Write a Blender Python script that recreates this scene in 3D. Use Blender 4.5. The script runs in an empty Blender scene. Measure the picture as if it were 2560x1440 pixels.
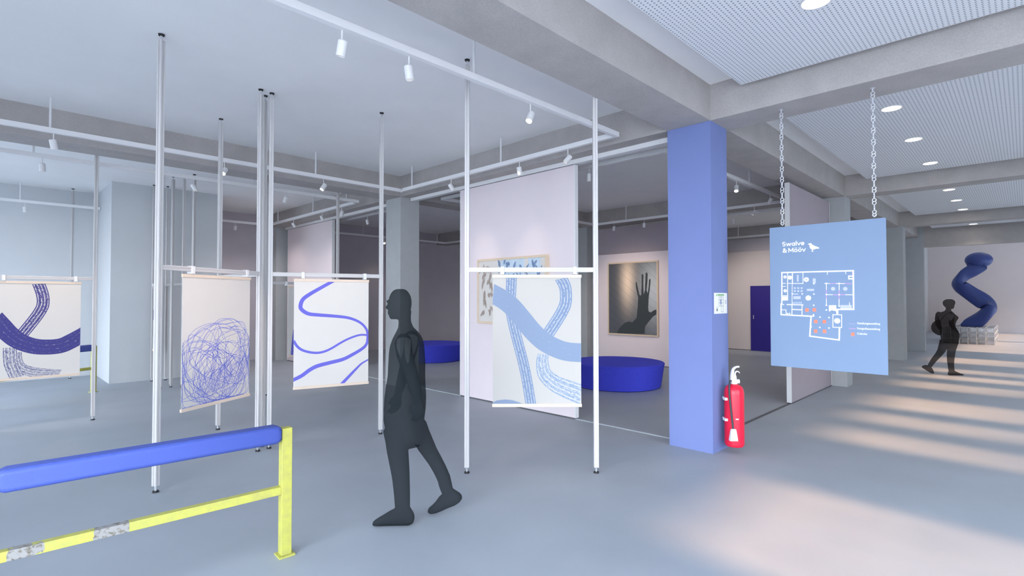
import bpy, math, random
from mathutils import Vector, Matrix
SC=bpy.context.scene
COL=SC.collection
random.seed(7)
PI=math.pi

# ------------------------------------------------------------------ helpers
def lin(c):
    out=[]
    for v in c:
        v=v/255.0
        out.append(v/12.92 if v<=0.04045 else ((v+0.055)/1.055)**2.4)
    return out+[1.0]

class MB:
    def __init__(s): s.v=[];s.f=[];s.m=[];s.uv=[]
    def add(s,vs,fs,m=0,uvs=None):
        b=len(s.v); s.v+= [tuple(p) for p in vs]
        for i,f in enumerate(fs):
            s.f.append([b+k for k in f]); s.m.append(m)
            s.uv.append(uvs[i] if uvs else None)
        return s
    def box(s,x0,x1,y0,y1,z0,z1,m=0):
        return s.add([(x0,y0,z0),(x1,y0,z0),(x1,y1,z0),(x0,y1,z0),(x0,y0,z1),(x1,y0,z1),(x1,y1,z1),(x0,y1,z1)],
            [(0,3,2,1),(4,5,6,7),(0,1,5,4),(1,2,6,5),(2,3,7,6),(3,0,4,7)],m)
    def prism(s,poly,z0,z1,m=0):
        n=len(poly)
        return s.add([(x,y,z0) for x,y in poly]+[(x,y,z1) for x,y in poly],
            [tuple(range(n-1,-1,-1)),tuple(range(n,2*n))]+[(i,(i+1)%n,n+(i+1)%n,n+i) for i in range(n)],m)
    def rings(s,rings,m=0,cap=True):
        n=len(rings[0]); vs=[p for r in rings for p in r]; fs=[]
        for k in range(len(rings)-1):
            for i in range(n):
                j=(i+1)%n; fs.append((k*n+i,k*n+j,(k+1)*n+j,(k+1)*n+i))
        if cap:
            fs.append(tuple(range(n-1,-1,-1))); fs.append(tuple((len(rings)-1)*n+i for i in range(n)))
        return s.add(vs,fs,m)
    def lathe(s,prof,n=32,m=0,c=(0,0,0),mats=None):
        b=[[ (c[0]+r*math.cos(2*PI*i/n),c[1]+r*math.sin(2*PI*i/n),c[2]+z) for i in range(n)] for r,z in prof]
        return s.rings(b,m)
    def tube(s,pts,r,n=10,m=0,closed=False,cap=True):
        pts=[Vector(p) for p in pts]; N=len(pts)
        rr=r if isinstance(r,(list,tuple)) else [r]*N
        rings=[]; up=None
        for i,p in enumerate(pts):
            if closed: t=(pts[(i+1)%N]-pts[i-1])
            else: t=pts[min(i+1,N-1)]-pts[max(i-1,0)]
            t.normalize()
            if up is None:
                up=Vector((0,0,1)) if abs(t.z)<.9 else Vector((1,0,0))
            a=up-t*up.dot(t); a.normalize(); b=t.cross(a); up=a
            rings.append([p+(a*math.cos(2*PI*k/n)+b*math.sin(2*PI*k/n))*rr[i] for k in range(n)])
        if closed: rings.append(rings[0]); cap=False
        return s.rings(rings,m,cap)
    def cyl(s,p0,p1,r0,r1=None,n=20,m=0):
        return s.tube([p0,p1],[r0,r0 if r1 is None else r1],n,m)
    def build(s,name,mats,parent=None,loc=(0,0,0),rot=None,smooth=None,bevel=0,seg=2):
        me=bpy.data.meshes.new(name); me.from_pydata(s.v,[],s.f)
        if not isinstance(mats,(list,tuple)): mats=[mats]
        for k in mats: me.materials.append(k)
        me.polygons.foreach_set('material_index',s.m)
        if any(u for u in s.uv):
            ul=me.uv_layers.new(name='UVMap')
            for p,u in zip(me.polygons,s.uv):
                if u:
                    for k,li in enumerate(p.loop_indices): ul.data[li].uv=u[k]
        me.update()
        if smooth is not None:
            me.polygons.foreach_set('use_smooth',[True]*len(me.polygons))
            try: me.set_sharp_from_angle(angle=math.radians(smooth))
            except Exception: pass
        o=bpy.data.objects.new(name,me); COL.objects.link(o)
        if parent: o.parent=parent
        o.location=loc
        if rot is not None: o.rotation_euler=rot
        if bevel:
            b=o.modifiers.new('bevel','BEVEL'); b.width=bevel; b.segments=seg; b.limit_method='ANGLE'
        return o

def tag(o,label=None,cat=None,group=None,kind=None):
    if label: o['label']=label
    if cat: o['category']=cat
    if group: o['group']=group
    if kind: o['kind']=kind
    return o
def empty(name,loc,rz=0,label=None,cat=None,group=None):
    o=bpy.data.objects.new(name,None); COL.objects.link(o); o.location=loc; o.rotation_euler=(0,0,rz)
    o.empty_display_size=.1
    return tag(o,label,cat,group)
def copy_tree(o,parent=None):
    c=o.copy(); COL.objects.link(c)
    if parent: c.parent=parent
    for ch in list(o.children): copy_tree(ch,c)
    return c
def struct(o): o['kind']='structure'; return o
def catmull(p,n=8,closed=False):
    P=[Vector(q) for q in p]; out=[]
    N=len(P); rng=range(N if closed else N-1)
    for i in rng:
        if closed: a,b,c,d=P[i-1],P[i],P[(i+1)%N],P[(i+2)%N]
        else: a,b,c,d=P[max(i-1,0)],P[i],P[i+1],P[min(i+2,N-1)]
        for k in range(n):
            t=k/n
            out.append(.5*((2*b)+(c-a)*t+(2*a-5*b+4*c-d)*t*t+(3*b-a-3*c+d)*t*t*t))
    if not closed: out.append(P[-1])
    return out

# ------------------------------------------------------------------ materials
def newmat(name):
    m=bpy.data.materials.new(name); m.use_nodes=True
    nt=m.node_tree; b=nt.nodes['Principled BSDF']
    return m,nt,b
def mat(name,rgb,rough=.6,metal=0,var=0,scale=8,bump=0,bscale=60,spec=.4,stretch=None):
    m,nt,b=newmat(name); N=nt.nodes; Lk=nt.links
    b.inputs['Roughness'].default_value=rough; b.inputs['Metallic'].default_value=metal
    b.inputs['Specular IOR Level'].default_value=spec
    c=lin(rgb); b.inputs['Base Color'].default_value=c
    tc=N.new('ShaderNodeTexCoord'); vec=tc.outputs['Object']
    if stretch:
        mp=N.new('ShaderNodeMapping'); mp.inputs['Scale'].default_value=stretch; Lk.new(vec,mp.inputs['Vector']); vec=mp.outputs['Vector']
    if var:
        nz=N.new('ShaderNodeTexNoise'); nz.inputs['Scale'].default_value=scale; nz.inputs['Detail'].default_value=6
        Lk.new(vec,nz.inputs['Vector'])
        r=N.new('ShaderNodeValToRGB')
        r.color_ramp.elements[0].position=.3; r.color_ramp.elements[1].position=.7
        r.color_ramp.elements[0].color=[x*(1-var) for x in c[:3]]+[1]; r.color_ramp.elements[1].color=[min(1,x*(1+var)) for x in c[:3]]+[1]
        Lk.new(nz.outputs['Fac'],r.inputs['Fac']); Lk.new(r.outputs['Color'],b.inputs['Base Color'])
    if bump:
        n2=N.new('ShaderNodeTexNoise'); n2.inputs['Scale'].default_value=bscale; n2.inputs['Detail'].default_value=4
        Lk.new(vec,n2.inputs['Vector'])
        bp=N.new('ShaderNodeBump'); bp.inputs['Strength'].default_value=bump; bp.inputs['Distance'].default_value=.01
        Lk.new(n2.outputs['Fac'],bp.inputs['Height']); Lk.new(bp.outputs['Normal'],b.inputs['Normal'])
    return m
def emat(name,rgb,st):
    m=bpy.data.materials.new(name); m.use_nodes=True; nt=m.node_tree; nt.nodes.clear()
    e=nt.nodes.new('ShaderNodeEmission'); e.inputs['Color'].default_value=lin(rgb); e.inputs['Strength'].default_value=st
    o=nt.nodes.new('ShaderNodeOutputMaterial'); nt.links.new(e.outputs[0],o.inputs['Surface']); return m

M={}
M['floor']=mat('polished_concrete_floor',(161,167,175),.5,0,.05,1.3,.03,180,.35)
M['ceil']=mat('painted_ceiling',(242,242,243),.9,0,.015,2,0)
M['beam']=mat('raw_concrete',(180,175,173),.9,0,.06,4,.04,160,.2)
M['column']=mat('smooth_concrete',(178,181,183),.85,0,.03,6,.03,90,.2)
M['wall']=mat('white_plaster',(205,208,211),.9,0,.012,3,0)
M['darkwall']=mat('mauve_grey_paint',(196,190,198),.9,0,.02,3,0)
M['panel']=mat('lilac_white_panel',(232,221,226),.8,0,.01,3,0)
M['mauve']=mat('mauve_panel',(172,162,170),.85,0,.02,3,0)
M['panelw']=mat('warm_white_panel',(214,204,204),.8,0,.01,3,0)
M['alu']=mat('white_aluminium',(202,200,201),.42,.0,0,5,0,60,.5)
M['white']=mat('white_lacquer',(228,228,230),.4,0,0,5,0,60,.5)
M['black']=mat('black_rubber',(24,24,28),.6)
M['steel']=mat('zinc_steel',(214,216,222),.4,.35)
M['chrome']=mat('bright_steel',(222,224,228),.25,.8)
M['purple']=mat('blue_violet_paint',(119,133,186),.7,0,.015,4,.02,120,.3)
M['cloth']=mat('royal_blue_felt',(72,78,214),.85,0,.06,40,.1,300,.2)
M['door']=mat('deep_blue_door',(44,32,130),.6)
M['paper']=mat('art_paper',(217,213,208),.85,0,.008,6)
M['paperdim']=mat('daylight_dimmed_art_paper',(184,181,177),.85,0,.008,6)  # art paper darkened in colour to offset strong daylight on one poster
M['wood']=mat('pale_wood',(226,208,190),.6,0,.05,6,.02,60,.3,(2,2,60))
M['oak']=mat('light_oak',(222,202,178),.55,0,.07,5,.02,60,.3,(30,30,3))
M['line']=mat('violet_ink',(108,106,206),.8)
M['pen']=mat('blue_pen_ink',(96,112,206),.8)
M['signblue']=mat('sky_blue_board',(123,145,176),.6,0,.012,5,0,60,.3)
M['print']=mat('white_print',(240,240,242),.7)
M['soft']=mat('pale_lilac_print',(182,188,224),.7)
M['orange']=mat('coral_print',(246,132,108),.7)
M['pink']=mat('pink_print',(196,148,206),.7)
M['pinkink']=mat('soft_pink_ink',(190,160,214),.7)
M['red']=mat('extinguisher_red',(226,28,62),.32,0,0,5,0,60,.5)
M['gauge']=mat('gauge_red',(190,20,70),.4)
M['hose']=mat('dark_hose',(60,72,76),.6)
M['green']=mat('green_print',(120,176,120),.7)
M['greyink']=mat('grey_ink',(120,140,140),.7)
M['frame']=mat('dark_frame',(70,72,78),.6)
M['ground']=mat('pale_paving',(140,142,144),.95,0,.05,1)
M['bark']=mat('bark',(86,74,64),.95,0,.2,10)
M['leaf']=mat('foliage',(70,92,50),.9,0,.2,6)
M['rail']=mat('white_rail',(232,232,234),.5)
M['groove']=mat('dark_floor_rail',(92,92,96),.5)
M['alurail']=mat('aluminium_floor_rail',(190,200,206),.4)
M['leafA']=mat('blue_grey_wash',(120,142,178),.8,0,.2,30)
M['leafB']=mat('taupe_wash',(168,152,144),.8,0,.2,30)
M['sky']=mat('pale_blue_wash',(196,212,226),.8,0,.06,12)
M['lampoff']=emat('dim_lens',(255,240,220),.6)
M['lampon']=emat('glowing_lens',(255,238,214),14)
M['down']=emat('downlight_glow',(255,240,216),7)

def speckle(m,amt=.1,scale=220):
    nt=m.node_tree;N=nt.nodes;Lk=nt.links;b=N['Principled BSDF']
    src=b.inputs['Base Color'].links[0].from_socket if b.inputs['Base Color'].links else None
    tc=N.new('ShaderNodeTexCoord'); nz=N.new('ShaderNodeTexNoise'); nz.inputs['Scale'].default_value=scale; nz.inputs['Detail'].default_value=2
    Lk.new(tc.outputs['Object'],nz.inputs['Vector'])
    mx=N.new('ShaderNodeMix'); mx.data_type='RGBA'; mx.blend_type='OVERLAY'; mx.inputs[0].default_value=amt
    Lk.new(src,mx.inputs[6]); Lk.new(nz.outputs['Fac'],mx.inputs[7]); Lk.new(mx.outputs[2],b.inputs['Base Color'])
speckle(M['beam'],.18,90); 

# perforated sheet: a regular grid of small round dark holes
def perforated():
    m,nt,b=newmat('perforated_sheet'); N=nt.nodes;Lk=nt.links
    b.inputs['Roughness'].default_value=.7
    tc=N.new('ShaderNodeTexCoord'); sp=N.new('ShaderNodeSeparateXYZ'); Lk.new(tc.outputs['Object'],sp.inputs[0])
    def mth(op,a,bv=None):
        n=N.new('ShaderNodeMath'); n.operation=op
        for i,x in enumerate((a,bv)):
            if x is None: continue
            if isinstance(x,(int,float)): n.inputs[i].default_value=x
            else: Lk.new(x,n.inputs[i])
        return n.outputs[0]
    ds=[]
    for ax in (0,1):
        q=mth('SUBTRACT',mth('FRACT',mth('DIVIDE',sp.outputs[ax],.034)),.5); ds.append(mth('MULTIPLY',q,q))
    d=mth('SQRT',mth('ADD',ds[0],ds[1]))
    h=mth('LESS_THAN',d,.2)
    mx=N.new('ShaderNodeMix'); mx.data_type='RGBA'; Lk.new(h,mx.inputs[0])
    mx.inputs[6].default_value=lin((232,234,238)); mx.inputs[7].default_value=lin((128,134,148))
    Lk.new(mx.outputs[2],b.inputs['Base Color']); return m
M['perf']=perforated()

# dry brush: ink broken by long white streaks running with the stroke
def brush(name,ink,dry,streak=.5,gapc=(214,212,210)):
    m,nt,b=newmat(name); N=nt.nodes;Lk=nt.links
    b.inputs['Roughness'].default_value=.85
    uv=N.new('ShaderNodeUVMap'); uv.uv_map='UVMap'
    def noise(sx,sy,det):
        mp=N.new('ShaderNodeMapping'); mp.inputs['Scale'].default_value=(sx,sy,1); Lk.new(uv.outputs[0],mp.inputs['Vector'])
        nz=N.new('ShaderNodeTexNoise'); nz.inputs['Scale'].default_value=1; nz.inputs['Detail'].default_value=det; Lk.new(mp.outputs[0],nz.inputs['Vector']); return nz.outputs['Fac']
    sp=N.new('ShaderNodeSeparateXYZ'); Lk.new(uv.outputs[0],sp.inputs[0])
    def mth(op,a,bv=0.0):
        n=N.new('ShaderNodeMath'); n.operation=op
        for i,x in enumerate((a,bv)):
            if isinstance(x,(int,float)): n.inputs[i].default_value=x
            else: Lk.new(x,n.inputs[i])
        return n.outputs[0]
    v=sp.outputs[1]
    # fine mottling stretched along the stroke
    f=mth('ADD',mth('MULTIPLY',noise(26,22,6),.5),mth('MULTIPLY',noise(120,60,4),.5))
    # bristle tracks: thin pale lines that run with the stroke and fade in and out
    def tracks(n,w,thr,sc,off):
        tri=mth('ABSOLUTE',mth('SUBTRACT',mth('FRACT',mth('ADD',mth('MULTIPLY',v,n),off)),.5))
        g=mth('LESS_THAN',tri,w); o=mth('GREATER_THAN',noise(sc,n,5),thr); return mth('MULTIPLY',g,o)
    f=mth('ADD',f,mth('MULTIPLY',tracks(4.0,.09+.05*streak,.56-.14*streak,60,0),.22))
    f=mth('ADD',f,mth('MULTIPLY',tracks(9.0,.14,.52,34,.3),.10*streak))
    edge=mth('MULTIPLY',mth('ABSOLUTE',mth('SUBTRACT',v,.5),0),.08)
    f=mth('SUBTRACT',f,edge)
    ss=N.new('ShaderNodeMapRange'); ss.interpolation_type='SMOOTHSTEP'; Lk.new(f,ss.inputs[0]); ss.inputs[1].default_value=.80-dry; ss.inputs[2].default_value=.98-dry
    gt=ss.outputs[0]
    mx=N.new('ShaderNodeMix'); mx.data_type='RGBA'; Lk.new(gt,mx.inputs[0])
    mx.inputs[6].default_value=lin(ink); mx.inputs[7].default_value=lin(gapc)
    Lk.new(mx.outputs[2],b.inputs['Base Color']); return m
M['b_solid']=brush('blue_brush_solid',(126,142,168),.05,.5,(184,184,184))  # gap colours of the blue brushes dimmed along with that poster's paper
M['b_mid']=brush('blue_brush_streaked',(116,135,165),.25,1,(186,187,188))
M['b_dry']=brush('blue_brush_dry',(124,144,170),.36,1,(187,187,187))
M['i_solid']=brush('indigo_brush_solid',(66,64,132),.09)
M['i_mid']=brush('indigo_brush_streaked',(70,66,132),.28,1)
M['i_dry']=brush('indigo_brush_dry',(80,80,132),.38,1)

# chipped yellow paint
def yellow():
    m,nt,b=newmat('chipped_yellow_paint'); N=nt.nodes;Lk=nt.links
    b.inputs['Roughness'].default_value=.55
    tc=N.new('ShaderNodeTexCoord'); sp=N.new('ShaderNodeSeparateXYZ'); Lk.new(tc.outputs['Object'],sp.inputs[0])
    def mth(op,a,bv=0.0):
        n=N.new('ShaderNodeMath'); n.operation=op
        for i,x in enumerate((a,bv)):
            if isinstance(x,(int,float)): n.inputs[i].default_value=x
            else: Lk.new(x,n.inputs[i])
        return n.outputs[0]
    def noise(sc,det,ro=.6):
        n1=N.new('ShaderNodeTexNoise'); n1.inputs['Scale'].default_value=sc; n1.inputs['Detail'].default_value=det; n1.inputs['Roughness'].default_value=ro
        Lk.new(tc.outputs['Object'],n1.inputs['Vector']); return n1.outputs['Fac']
    big=noise(16,8)
    chip=mth('GREATER_THAN',noise(4.2,8),.70)
    # two long flaked stretches on the lower rail
    for x0,w,th in ((.90,.075,.36),(1.235,.095,.50)):
        d=mth('DIVIDE',mth('ABSOLUTE',mth('SUBTRACT',sp.outputs[0],x0)),w)
        lowr=mth('LESS_THAN',mth('ABSOLUTE',mth('SUBTRACT',sp.outputs[2],.423)),.03)
        k=mth('GREATER_THAN',mth('SUBTRACT',mth('ADD',big,mth('MULTIPLY',mth('SUBTRACT',1.0,d),.35)),th+.13),0.0)
        chip=mth('MAXIMUM',chip,mth('MULTIPLY',mth('MULTIPLY',k,mth('LESS_THAN',d,1.1)),lowr))
    r=N.new('ShaderNodeValToRGB'); e=r.color_ramp.elements
    e[0].position=.3; e[0].color=lin((190,189,84)); e[1].position=.75; e[1].color=lin((170,166,92)); Lk.new(noise(22,6),r.inputs['Fac'])
    g=N.new('ShaderNodeValToRGB'); e=g.color_ramp.elements
    e[0].position=.38; e[0].color=lin((104,98,84)); e[1].position=.5; e[1].color=lin((150,148,146)); Lk.new(noise(40,5),g.inputs['Fac'])
    mx=N.new('ShaderNodeMix'); mx.data_type='RGBA'; Lk.new(chip,mx.inputs[0]); Lk.new(r.outputs['Color'],mx.inputs[6]); Lk.new(g.outputs['Color'],mx.inputs[7])
    Lk.new(mx.outputs[2],b.inputs['Base Color']); return m
M['yellow']=yellow()

# padded fabric with fine weave
def weave():
    m,nt,b=newmat('blue_woven_cover'); N=nt.nodes;Lk=nt.links
    b.inputs['Base Color'].default_value=lin((68,87,170)); b.inputs['Roughness'].default_value=.6
    tc=N.new('ShaderNodeTexCoord'); w=[]
    for d in ('X','Z'):
        q=N.new('ShaderNodeTexWave'); q.bands_direction=d; q.inputs['Scale'].default_value=80; Lk.new(tc.outputs['Object'],q.inputs['Vector']); w.append(q.outputs['Fac'])
    mm=N.new('ShaderNodeMath'); mm.operation='MULTIPLY'; Lk.new(w[0],mm.inputs[0]); Lk.new(w[1],mm.inputs[1])
    bp=N.new('ShaderNodeBump'); bp.inputs['Strength'].default_value=.2; bp.inputs['Distance'].default_value=.003
    Lk.new(mm.outputs[0],bp.inputs['Height']); Lk.new(bp.outputs['Normal'],b.inputs['Normal']); return m
M['weave']=weave()

# see-through dark figure
def shade(name,rgb,t):
    m=bpy.data.materials.new(name); m.use_nodes=True; nt=m.node_tree; nt.nodes.clear()
    d=nt.nodes.new('ShaderNodeBsdfDiffuse'); d.inputs['Color'].default_value=lin(rgb)
    tr=nt.nodes.new('ShaderNodeBsdfTransparent'); mx=nt.nodes.new('ShaderNodeMixShader'); mx.inputs[0].default_value=t
    nt.links.new(d.outputs[0],mx.inputs[1]); nt.links.new(tr.outputs[0],mx.inputs[2])
    o=nt.nodes.new('ShaderNodeOutputMaterial'); nt.links.new(mx.outputs[0],o.inputs['Surface']); return m
M['figure']=shade('translucent_dark_figure',(38,43,47),.31)
M['figure_far']=shade('translucent_dark_brown_figure',(30,27,26),.34)
def glass():
    m=bpy.data.materials.new('clear_glass_block'); m.use_nodes=True; nt=m.node_tree; nt.nodes.clear()
    tr=nt.nodes.new('ShaderNodeBsdfTransparent'); tr.inputs['Color'].default_value=(.9,.9,.92,1)
    g=nt.nodes.new('ShaderNodeBsdfGlossy'); g.inputs['Roughness'].default_value=.15
    mx=nt.nodes.new('ShaderNodeMixShader'); mx.inputs[0].default_value=.16
    nt.links.new(tr.outputs[0],mx.inputs[1]); nt.links.new(g.outputs[0],mx.inputs[2])
    o=nt.nodes.new('ShaderNodeOutputMaterial'); nt.links.new(mx.outputs[0],o.inputs['Surface']); return m
M['glass']=glass()

# photograph print: boards under a pool of light
def photo():
    m,nt,b=newmat('photo_print'); N=nt.nodes;Lk=nt.links
    b.inputs['Roughness'].default_value=.5
    tc=N.new('ShaderNodeTexCoord'); sp=N.new('ShaderNodeSeparateXYZ'); Lk.new(tc.outputs['Object'],sp.inputs[0])
    def mth(op,a,bv=None):
        n=N.new('ShaderNodeMath'); n.operation=op
        for i,x in enumerate((a,bv)):
            if x is None: continue
            if isinstance(x,(int,float)): n.inputs[i].default_value=x
            else: Lk.new(x,n.inputs[i])
        return n.outputs[0]
    y=sp.outputs[1]; z=sp.outputs[2]      # y grows to the viewer's left
    def gauss(cy,cz,sy,sz):
        a=mth('DIVIDE',mth('SUBTRACT',y,cy),sy); c=mth('DIVIDE',mth('SUBTRACT',z,cz),sz)
        return mth('EXPONENT',mth('MULTIPLY',mth('ADD',mth('MULTIPLY',a,a),mth('MULTIPLY',c,c)),-1.0))
    g1=gauss(.13,.42,.2,.62); g2=gauss(-.62,.2,.42,.8)
    plank=mth('FRACT',mth('DIVIDE',mth('SUBTRACT',mth('MULTIPLY',z,.86),mth('MULTIPLY',y,.66)),.17))
    ln=mth('LESS_THAN',plank,.05)
    m1=N.new('ShaderNodeMix'); m1.data_type='RGBA'; Lk.new(g2,m1.inputs[0]); m1.inputs[6].default_value=lin((84,88,96)); m1.inputs[7].default_value=lin((196,202,206))
    m2=N.new('ShaderNodeMix'); m2.data_type='RGBA'; Lk.new(g1,m2.inputs[0]); Lk.new(m1.outputs[2],m2.inputs[6]); m2.inputs[7].default_value=lin((250,226,200))
    m3=N.new('ShaderNodeMix'); m3.data_type='RGBA'; m3.blend_type='MULTIPLY'; Lk.new(mth('MULTIPLY',ln,.45),m3.inputs[0]); Lk.new(m2.outputs[2],m3.inputs[6]); m3.inputs[7].default_value=(.25,.27,.3,1)
    Lk.new(m3.outputs[2],b.inputs['Base Color']); return m
M['photo']=photo()
M['handshadow']=mat('hand_shadow_ink',(58,66,70),.6)

# ------------------------------------------------------------------ camera
yaw,pitch,roll,foc=0.7792511804695901,0.020137255752553603,-0.0007037263092605861,1299.711847569295
f=Vector((math.cos(yaw)*math.cos(pitch),math.sin(yaw)*math.cos(pitch),math.sin(pitch)))
r=Vector((math.sin(yaw),-math.cos(yaw),0)); u=r.cross(f)
r2=r*math.cos(roll)+u*math.sin(roll); u2=r2.cross(f)
cd=bpy.data.cameras.new('camera'); cam=bpy.data.objects.new('camera',cd); COL.objects.link(cam)
cd.sensor_width=36; cd.lens=foc/2560*36; cd.clip_start=.05; cd.clip_end=200
cam.matrix_world=Matrix(((r2.x,u2.x,-f.x,0),(r2.y,u2.y,-f.y,0),(r2.z,u2.z,-f.z,1.65),(0,0,0,1)))
SC.camera=cam
RV=Vector((math.sin(yaw),-math.cos(yaw),0)); FV=Vector((math.cos(yaw),math.sin(yaw),0))   # right / forward on the floor
# light settings
SKY0=(.90,.945,1.0,1); SKY1=(.64,.80,1.0,1); SKYS=7.2
SUNE=4.3; SUNA=4.2; SUNEL=32.0; SUNDX=.06
TREES=[(-.5,-8.2,6.5),(3.6,-8.4,6.2),(7.6,-8,6.4),(11.5,-8.6,6.8),(16,-8.2,6.5)]
LAMPS=[((.52,7.9,3.42),(.45,9.06,1.55),80,46,(1,.74,.54)),((1.74,3.4,3.40),(1.6,5.6,1.6),270,30,(1,.74,.60)),((2.3,3.4,3.4),(2.85,5.75,1.5),110,34,(1,.80,.66)),((2.35,3.36,3.4),(3.62,3.4,1.4),22,50,(1,.80,.64)),
 ((5.1,6.4,3.4),(5.67,6.15,1.9),9,46),((5.1,4.95,3.4),(5.67,5.2,1.95),9,46),((8.6,7.0,3.4),(11.5,7.05,1.5),90,60),((14.2,6.0,3.3),(17.1,5.8,1.4),90,80,(1,.9,.8)),((8.75,14.2,3.4),(8.5,14.9,1.2),10,70)]
EXPO=0.92
GAL_FILL=14
HALL_FILL=22
BLOCKH=7.0
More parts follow.
